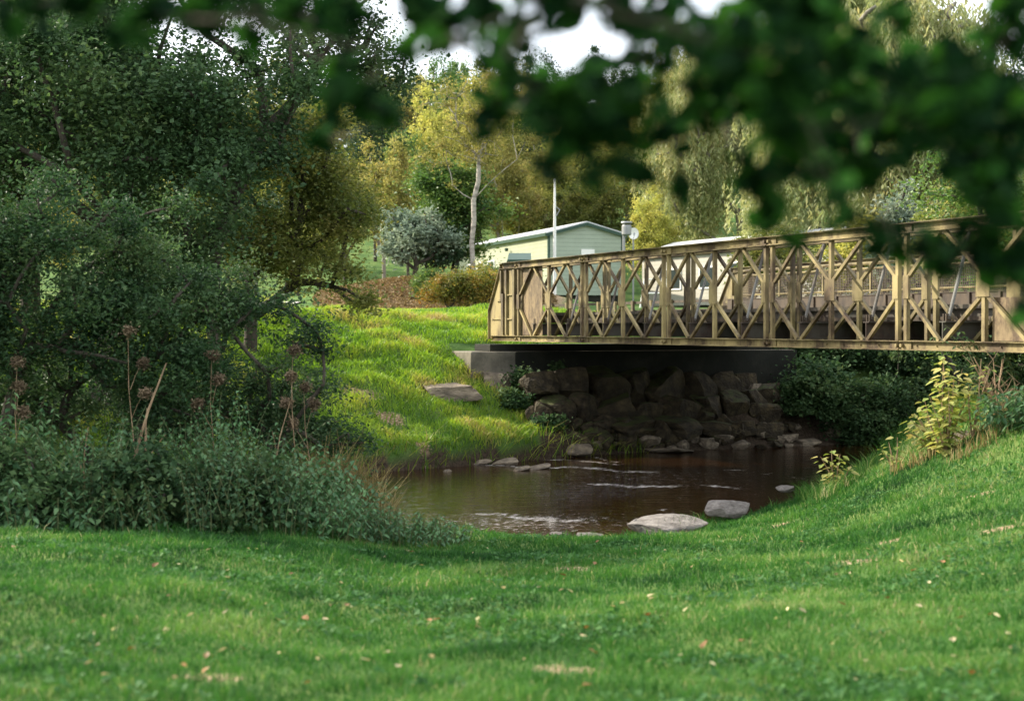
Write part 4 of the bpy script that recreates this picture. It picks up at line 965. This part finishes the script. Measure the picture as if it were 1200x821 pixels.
# bramble bank under the right half of the bridge
for i,(px,py,Y,r_,hh,lab) in enumerate([(955,470,32.8,.95,1.7,'left dark bramble bush beside the brown earth bank'),(1000,478,32.6,1.0,1.5,'bramble bush hanging over the water behind the upright block'),(1045,470,33.2,1.1,1.9,'bramble bush in the middle of the thicket under the bridge'),(1090,465,33.8,1.2,2.0,'bramble bush behind the yellow sapling'),(1140,460,34.5,1.3,2.2,'bramble bush behind the dead shrub'),(1190,455,35,1.4,2.3,'bramble bush at the right edge under the bridge'),(925,440,34.4,.9,1.5,'ivy clad bush high on the brown bank below the deck'),(985,430,35,1.3,1.7,'upper bramble bush just below the deck'),(1060,430,35.5,1.4,1.8,'upper bush below the deck behind the sapling top'),(880,425,34.6,.7,1.1,'small ivy bush in the corner of abutment and deck'),(1130,425,36.5,1.6,2.0,'upper bush below the deck behind the dead shrub')]):
    x,y,z=grounded((px-600)/F*Y,Y); zc=EYE+(383-py)/F*Y-z
    tree('bramble_bush',lab,'bush',(x,y,z),[(0,0,max(.3,zc*.75),r_,r_*.8,hh*.55),(0,-.4,max(.2,zc*.4),r_*.9,r_*.6,hh*.4)],60,.2,11000,.085,M['bramble'],M['bark'],.03,fork=.1,minz=-.4,shell=.3,aspect=.75)
# ivy by the abutment
for px,py,Y,lab in [(612,442,30.3,'ivy trailing over the corner of the abutment'),(600,470,29.8,'low ivy patch between the pale rock and the boulders'),(640,500,29.2,'ivy on the grass edge below the boulders'),(655,436,30.6,'ivy sprig with yellow leaves under the bridge end')]:
    x,y,z=at(px,py,Y); g_=gz(x,y); tree('ivy_clump',lab,'ivy',(x,y,max(g_,z-.15)),[(0,0,.12,.38,.25,.14)],22,.09,1500,.07,M['bramble'],M['bark'],.012,fork=.1,minz=-.2,shell=.1,aspect=.8)

# nettles and weeds on the near bank: stems with paired drooping leaves
def weed(label,base,n,rx,ry,h,lm,leaf=.085,group=None,name='nettle_clump',spread=.35):
    root=empty(name,base,random.uniform(0,6),label=label,cat='weeds',group=group)
    mb=MB(); PP=[];AA=[]
    for i in range(n):
        a=random.uniform(0,6.28); r=math.sqrt(random.random()); x=rx*r*math.cos(a); y=ry*r*math.sin(a)
        hh=h*random.uniform(.65,1.1)*(1-.35*r*r); lx,ly=np.random.default_rng(i).normal(size=2)*spread*hh*.5
        lx+=x*.25; 
        pts=[(x+lx*t*t,y+ly*t*t,hh*t-.06*(t==0)) for t in (0,.35,.7,1)]
        mb.tube(pts,[.006,.005,.004,.002],4,cap=False)
        m=int(hh/.052)
        for q in range(m):
            t=(q+.6)/m; 
            if t<.06: continue
            c=(x+lx*t*t,y+ly*t*t,hh*t)
            for s in range(2):
                aa=q*1.57+s*3.14+random.uniform(-.5,.5); PP.append(c); AA.append((aa,leaf*(1.15-.5*t)*random.uniform(.7,1.2)))
    mb.build('stem',M['stem'],root)
    P=np.array(PP); A=np.array(AA); k=len(P); a=A[:,0]; L_=A[:,1][:,None]
    dr=-.15-.75*rng.random(k)
    d=np.stack([np.cos(a),np.sin(a),dr],-1); d/=np.linalg.norm(d,axis=1)[:,None]
    b=np.stack([-np.sin(a),np.cos(a),rng.normal(size=k)*.25],-1); c=np.cross(d,b)
    p0=P+d*.012
    V=np.stack([p0,p0+d*L_*.35+b*L_*.27+c*L_*.06,p0+d*L_*.7+b*L_*.16-c*L_*.02,p0+d*L_-c*L_*.12,p0+d*L_*.7-b*L_*.16-c*L_*.02,p0+d*L_*.35-b*L_*.27+c*L_*.06],1).reshape(-1,3)
    Fi=6*np.arange(k)[:,None]; Fc=np.concatenate([Fi+np.array([0,1,2,3]),Fi+np.array([0,3,4,5])]); v=np.clip(rng.random(k)*.7+.3*rng.random(),0,1)
    np_mesh('foliage',V,Fc,lm,root,attr=np.concatenate([v,v])); return root
G_='nettle clumps along the edge of the lawn'
NT=[(-5.1,13.3,.8,.7,'at the left edge of the view'),(-4.35,13.15,.75,.55,'second from the left along the lawn edge'),(-3.75,13.5,.7,1.05,'below the long leaning dry stalk'),(-3.1,13.3,.7,.6,'third from the left along the lawn edge'),(-2.5,13.6,.6,.95,'with taller shoots in the middle of the weed bank'),(-1.95,13.9,.6,.6,'at the right shoulder of the dark weed bank'),
 (-4.8,14.0,.7,1.35,'behind the leftmost one'),(-3.9,14.3,.7,.9,'behind the long leaning stalk'),(-2.9,14.3,.7,1.3,'rising behind the middle of the weed bank'),(-2.15,14.5,.6,.85,'just left of the tan reeds')]
for i,(x,y,r_,h,lab) in enumerate([(-4.6,14.3,.55,.7,'rounded bramble clump between the left nettles'),(-3.35,14.25,.5,.75,'bramble clump below the small leaved shrub'),(-2.6,14.6,.45,.5,'low bramble sprays at the front of the middle weeds'),(-5.3,14.6,.5,1.0,'arching bramble at the left edge')]):
    tree('bramble_bush',lab,'bush',grounded(x,y),[(0,0,h*.5,r_,r_*.8,h*.5)],45,.13,3800,.07,M['bramble'],M['bark'],.02,fork=.1,minz=0,shell=.3,aspect=.7,irr=.3)
np_=None
for i,(x,y,r_,h,lab) in enumerate(NT):
    l='dark green nettle clump '+lab; y+=.85
    weed(l,grounded(x,y),66,r_,.5,h,M['nettle'],random.choice([.075,.09,.11]),G_,spread=random.uniform(.35,.8))
for i,(x,y,r_,h,lab) in enumerate([(-1.5,15.2,.5,.45,'bright low weed mound right of the dark nettles'),(-1.1,15.7,.45,.38,'pale low weed mound running towards the water'),(-.8,16.2,.4,.28,'last small weed patch at the grass edge by the water'),(-1.9,16.1,.5,.6,'light green weeds below the reeds')]):
    weed(lab,grounded(x,y),60,r_,.4,h,M['nettle'],.075,None,'weed_mound',.6)
# tall dry stalks with seed heads
def stalk(label,base,top,r=.008,head=True,hr=.14,fork=2,mt=None):
    root=empty('dry_stalk',base,label=label,cat='dry plant',group='dry stalks standing in the weeds')
    v=Vector(top)-Vector(base); mb=MB(); b0=Vector((0,0,-.05)); 
    pts=[b0,v*.35+Vector((.02,0,.02)),v*.7+Vector((-.015,0,.01)),v]
    mb.tube([tuple(p) for p in pts],[r,r*.85,r*.6,r*.3],5)
    tips=[v]
    for k in range(fork):
        t=.55+.15*k; s=v*t; e=s+Vector((random.uniform(-.2,.2),random.uniform(-.08,.08),.25)); mb.tube([tuple(s),tuple((s+e)/2+Vector((0,0,.02))),tuple(e)],[r*.5,r*.4,r*.2],4); tips.append(e)
    if head:
        for t in tips:
            P=[]
            for k in range(11):
                u=Vector((random.uniform(-.2,1.2),random.uniform(-1,1),random.uniform(-.3,.7))).normalized()*hr*random.uniform(.5,1.0); e=t+u
                mb.tube([tuple(t),tuple(e)],[.0025,.0015],3,cap=False); P+=[np.array(e)*(1-q_)+np.array(t)*q_+rng.normal(size=3)*.022 for q_ in rng.random(40)*.95]
            V,Fc=leaves(np.array(P),.028,.6)
            np_mesh('seed_head',V,Fc,M['seed'],root,attr=rng.random(len(P)))
    mb.build('stem',mt or M['drys'],root); return root
M['drys']=noisy('dry_stem',[(.12,.08,.05),(.25,.17,.1),(.38,.28,.17)],8,4,.8,0)
ST=[(20,480,14.6,425,'low one at the left edge'),(150,480,14.9,388,'with brownish head left of the alder stems'),(248,470,15.3,418,'short one in the middle'),(343,480,15.6,411,'rightmost tall'),(356,500,15.9,455,'short one near the reeds')]
for i,(px,py,d,top,lab) in enumerate(ST):
    x=(px-600)/F*d-random.uniform(-.15,.25); b=grounded(x,d); t=at(px,top,d)
    stalk('dry weed stalk with brown seed head, %s'%lab if 'head' not in lab else 'dry weed stalk %s'%lab,b,t,hr=.075,r=.006)
b=grounded((128-600)/F*14.4,14.4); stalk('long thick brown stalk leaning right across the nettles',b,at(195,425,14.6),.02,False,fork=0)
b=grounded((92-600)/F*14.3,14.3); stalk('pale bent stalk in the nettles at the left',b,at(103,500,14.3),.01,False,fork=1)
b=grounded((170-600)/F*14.5,14.5); stalk('forked brown stalk standing behind the long leaning one',b,at(172,478,14.5),.013,False,fork=2)
b=grounded((305-600)/F*15.2,15.2); stalk('thin pale stalk crossing towards the reeds',b,at(340,470,15.4),.009,False,fork=1)
# tan reeds
def reed(label,x,y,n,rx,h,c0,name='reed_tuft',mt=None,zf=None):
    xx=x+np.clip(rng.normal(size=n),-1.8,1.8)*rx; yy=y+np.clip(rng.normal(size=n),-1.8,1.8)*rx*.6
    hh=h*(.5+.6*rng.random(n))
    o=blades(name,None,xx,yy,hh,.009+.007*rng.random(n),mt or M['dry'],.7,np.clip(c0+.5*rng.random(n),0,1),-.03)
    del o['kind']; tag(o,label,'reeds','tan reed tufts by the water'); return o
for i,(px,d,h,lab) in enumerate([(392,16.2,1.0,'left tall tuft of tan reeds at the water edge'),(408,16.4,.9,'rusty reed tuft in the middle of the reeds'),(424,16.5,.75,'straw coloured reed tuft right of the rusty one'),(438,16.6,.5,'short green tipped reed tuft at the right')]):
    reed(lab,(px-600)/F*d,d,240,.13,h,[.3,.0,.45,.3][i],mt=M['dry'])
reed('green grass tuft between the two grey slabs',1.97,17.75,260,.13,.28,.2,'grass_tuft',M['grass'])['group']='grass tufts at the slabs'
reed('green grass tuft left of the large grey slab',1.0,17.35,160,.15,.16,.2,'grass_tuft',M['grass'])['group']='grass tufts at the slabs'
# right bank plants
def sapling(label,base,tops,leaf,lm,name='sapling',cat='plant',step=.085):
    root=empty(name,base,label=label,cat=cat); mb=MB(); PP=[];AA=[]
    B=Vector(base)
    for t in tops:
        v=Vector(t)-B; mb.tube([(0,0,-.04),tuple(v*.5+Vector((random.uniform(-.04,.04),0,.03))),tuple(v)],[.012,.009,.003],5)
        L_=v.length; m=int(L_/step)
        for q in range(2,m+1):
            f=q/m; c=v*f
            for s in range(2):
                if random.random()<.12: continue
                PP.append(tuple(c)); AA.append((q*2.2+s*3.1+random.uniform(-.4,.4),leaf*random.uniform(.6,1.2)))
    mb.build('stem',M['drys'],root)
    P=np.array(PP);A=np.array(AA);k=len(P);a=A[:,0];L_=A[:,1][:,None]
    d=np.stack([np.cos(a),np.sin(a),-.1-.35*rng.random(k)],-1); d/=np.linalg.norm(d,axis=1)[:,None]
    b=np.stack([-np.sin(a),np.cos(a),rng.normal(size=k)*.2],-1); c=np.cross(d,b); p0=P+d*.04
    V=np.stack([p0,p0+d*L_*.3+b*L_*.34+c*L_*.05,p0+d*L_*.7+b*L_*.2,p0+d*L_-c*L_*.1,p0+d*L_*.7-b*L_*.2,p0+d*L_*.3-b*L_*.34+c*L_*.05],1).reshape(-1,3)
    Fi=6*np.arange(k)[:,None]; Fc=np.concatenate([Fi+np.array([0,1,2,3]),Fi+np.array([0,3,4,5])]); vv=rng.random(k)
    np_mesh('foliage',V,Fc,lm,root,attr=np.concatenate([vv,vv])); return root
d=17.0
sapling('tall yellow leaved sapling on the right bank before the bridge',grounded((1108-600)/F*d,d),[at(1106,416,d),at(1098,445,d+.1),at(1118,440,d-.1),at(1128,432,d),at(1090,465,d-.1),at(1140,452,d+.1),at(1106,430,d+.2),at(1082,478,d),at(1112,455,d-.2)],.12,M['sapling'],step=.042)
sapling('thin yellow sapling right of the tall one',grounded((1140-600)/F*d,d),[at(1150,420,d),at(1160,432,d),at(1135,450,d)],.11,M['sapling'],step=.07)
sapling('low arching yellow leaved branch at the foot of the sapling',grounded((1098-600)/F*17.6,17.6),[at(1062,505,17.6),at(1072,484,17.7),at(1084,470,17.6),at(1078,495,17.5),at(1068,492,17.4)],.11,M['sapling'],step=.04)
sapling('small yellow plant on the bank edge over the water',grounded((1050-600)/F*18.2,18.2),[at(1042,518,18.2),at(1052,512,18.2),at(1034,526,18.2)],.1,M['sapling'],step=.05)
sapling('bright small plant on the grass edge in front of the dark water',grounded((980-600)/F*18.8,18.8),[at(962,535,18.8),at(975,527,18.8),at(985,532,18.8),at(998,545,18.8)],.1,M['sapling'],step=.04)
d=17.3; dsb=grounded((1168-600)/F*d,d)
root=empty('dead_shrub',dsb,label='dry leafless brown shrub beside the yellow sapling',cat='shrub'); mb=MB()
for k in range(16):
    tx,ty=random.uniform(1140,1200),random.uniform(418,465); v=Vector(at(tx,ty,d+random.uniform(-.3,.3)))-Vector(dsb)
    mb.tube([(random.uniform(-.03,.03),0,-.03),tuple(v*.45+Vector((0,0,.08))),tuple(v)],[.013,.008,.003],5)
    for q in range(4): s=v*random.uniform(.45,.95)+Vector((0,0,.03)); e=s+Vector((random.uniform(-.15,.15),random.uniform(-.1,.1),random.uniform(.03,.2))); mb.tube([tuple(s),tuple(e)],[.005,.002],4)
mb.build('twigs',M['drys'],root)
weed('green leafy weeds on the right bank at the edge of the view',grounded(5.45,16.3),60,.5,.4,.42,M['nettle'],.12,None,'weed_mound',.8)
weed('dark weeds behind the dead shrub on the right bank',grounded(5.9,18.2),60,.6,.4,.8,M['bramble'],.1,None,'weed_mound',.8)
for i,(x,y) in enumerate([(5.0,16.4),(4.6,17.4),(5.3,17.0)]):
    reed(['straw grass tuft below the dead shrub','straw grass tuft below the tall yellow sapling','straw grass tuft at the foot of the dry shrub stem'][i],x,y,110,.2,.26,.3,'grass_tuft',M['dry'])['group']='straw tufts on the right bank'

# overhanging beech: stands right of and behind the photographer, branches reaching over
blobs=[(30,10,50),(100,5,45),(170,20,45),(240,20,50),(300,25,50),(350,15,40),(400,20,30),(140,40,25),(410,115,32),(450,135,22),(375,165,14),(400,80,22),(470,70,16),(490,15,26),(525,30,32),(565,8,26),(600,45,34),(585,78,20),(640,0,28),(670,8,22),(730,8,34),(765,15,32),(620,110,40),(580,135,26),(660,130,48),(700,95,36),(700,160,50),(650,200,20),(740,135,46),(765,60,30),(690,212,10),(742,200,16),(800,225,10),(790,150,30),(835,90,34),(865,60,45),(820,40,40),(905,25,45),(950,10,35),(930,80,50),(880,120,32),(925,150,48),(980,110,50),(1000,60,40),(1050,110,50),(1100,130,50),(1150,110,50),(1100,75,25),(1180,50,36),(1190,10,36),(1050,20,20),(985,165,42),(1045,160,42),(1010,200,26),(880,205,30),(900,240,20),(896,262,10),(935,280,10),(985,230,16),(1000,260,18),(1035,275,22),(1050,295,16),(1090,290,22),(1112,312,20),(1155,200,45),(1185,150,45),(1162,260,38),(1190,310,36),(1150,300,30),(1198,370,14),(1130,185,26),(840,130,24),(960,200,20)]
cs=[];rad=[]
for (px,py,r_) in blobs:
    d=random.uniform(1.9,3.0); r_*=.68 if px<360 else 1; cs.append(at(px,py,d)); rad.append(r_/F*d)
nv=len(cs)
for i in range(330):   # the rest of the crown above, behind and to the sides
    x=random.uniform(-2.6,4.2); y=random.uniform(-2.2,3.6); z=random.uniform(2.9,6.2)
    if y>.5 and (z-EYE)/y<.26: z+=1.3
    if y>.3 and abs(x)/y<.36 and (z-EYE)/y<.24: continue
    cs.append((x,y,z)); rad.append(.16)
for i in range(230):   # unseen extra crown, added above the view to shade the lawn
    x=random.uniform(-5.5,2.5); y=random.uniform(-1.5,6.5); z=random.uniform(4.7,7.2)+max(0,y)*.08
    cs.append((x,y,z)); rad.append(.3)
nf_=nv+sum(1 for q in rad[nv:] if q<.2); cs=np.array(cs); rad=np.array(rad)
T0=np.array([3.4,-1.2,gz(3.4,-1.2)])
ht=empty('beech_tree',tuple(T0),label='dark leafy branches hanging close overhead across the top right',cat='tree')
chain=[np.array(p) for p in [(0,0,-.3),(0,0,1),(.05,.05,2.1),(-.1,.2,3.1),(-.4,.5,3.9),(-.8,1.0,4.5)]]
pts,par=skeleton(cs-T0,chain,.3)
mb=MB(); limbs(pts,par,.16,.0025,mb,7,1.9); mb.build('trunk',M['bark'],ht,smoothf=True)
PP=[];cv=[]
for i,(c,r_) in enumerate(zip(cs,rad)):
    n=max(3,int(56*(r_/.06)**1.6)) if i<nv else (20 if i<nf_ else 70)
    for _ in range(n):
        u=rng.normal(size=3); u/=np.linalg.norm(u); PP.append(c+u*r_*random.random()**.5*(1.12 if i<nv else 1)-T0); cv.append(rng.random())
P=np.array(PP); n=len(P)
ax=unit(n); ax[:,2]=ax[:,2]*.4-.35; ax/=np.linalg.norm(ax,axis=1)[:,None]
nr=unit(n); nr[:,2]=np.abs(nr[:,2])+.3; nr[:,1]-=.35; bb=np.cross(nr,ax); bb/=np.linalg.norm(bb,axis=1)[:,None]; cc=np.cross(ax,bb)
L_=(.042+.024*rng.random(n))[:,None]; P=P-ax*L_*.5
V=np.stack([P,P+ax*L_*.28+bb*L_*.27+cc*L_*.05,P+ax*L_*.65+bb*L_*.25+cc*L_*.05,P+ax*L_,P+ax*L_*.65-bb*L_*.25+cc*L_*.05,P+ax*L_*.28-bb*L_*.27+cc*L_*.05],1).reshape(-1,3)
Fi=6*np.arange(n)[:,None]; Fc=np.concatenate([Fi+np.array([0,1,2,3]),Fi+np.array([0,3,4,5])]); cv=np.array(cv)
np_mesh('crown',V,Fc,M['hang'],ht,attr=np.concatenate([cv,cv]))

# ------------------------------------------------------------------ camera, light, sky
cam=bpy.data.cameras.new('camera'); co=bpy.data.objects.new('camera',cam); link(co)
co.location=(0,0,EYE); co.rotation_euler=(R(90)-math.atan(27.5/F),0,0)
cam.lens=54; cam.sensor_width=36; cam.clip_end=3000; cam.clip_start=.05
cam.dof.use_dof=True; cam.dof.focus_distance=24; cam.dof.aperture_fstop=2.0; cam.dof.aperture_blades=0
sc.camera=co
SD=Vector((-.88,.40,.56)).normalized()
sun=bpy.data.lights.new('sun','SUN'); so=bpy.data.objects.new('sun',sun); link(so)
sun.energy=5.0; sun.angle=R(.6); sun.color=(1,.9,.72)
so.rotation_euler=SD.to_track_quat('Z','Y').to_euler(); so.location=(-20,20,30)
w=bpy.data.worlds.new('World'); sc.world=w; w.use_nodes=True; N=w.node_tree.nodes; L=w.node_tree.links
sky=N.new('ShaderNodeTexSky'); sky.sky_type='NISHITA'; sky.sun_disc=False
sky.sun_elevation=math.asin(SD.z); sky.sun_rotation=math.atan2(SD.x,SD.y); sky.dust_density=2.5; sky.air_density=1.0; sky.ozone_density=1.5
# thin high cloud mixed into the sky
tc=N.new('ShaderNodeTexCoord'); nz=N.new('ShaderNodeTexNoise'); nz.inputs['Scale'].default_value=2.2; nz.inputs['Detail'].default_value=5; L.new(tc.outputs['Generated'],nz.inputs[0])
rr=ramp(N,[(.3,(.35,)*3),(.6,(.8,)*3)]); L.new(nz.outputs['Fac'],rr.inputs[0])
mx=N.new('ShaderNodeMix'); mx.data_type='RGBA'; L.new(rr.outputs[0],mx.inputs[0]); L.new(sky.outputs[0],mx.inputs[6]); mx.inputs[7].default_value=(9.5,9.6,9.9,1)
L.new(mx.outputs[2],N['Background'].inputs[0]); N['Background'].inputs[1].default_value=.15
vs=sc.view_settings; vs.view_transform='Standard'; vs.look='None'; vs.exposure=1.05; vs.gamma=1; vs.use_curve_mapping=False
cy=sc.cycles; cy.max_bounces=6; cy.diffuse_bounces=3; cy.glossy_bounces=3; cy.transmission_bounces=3; cy.transparent_max_bounces=8
cy.sample_clamp_indirect=6; cy.use_denoising=True
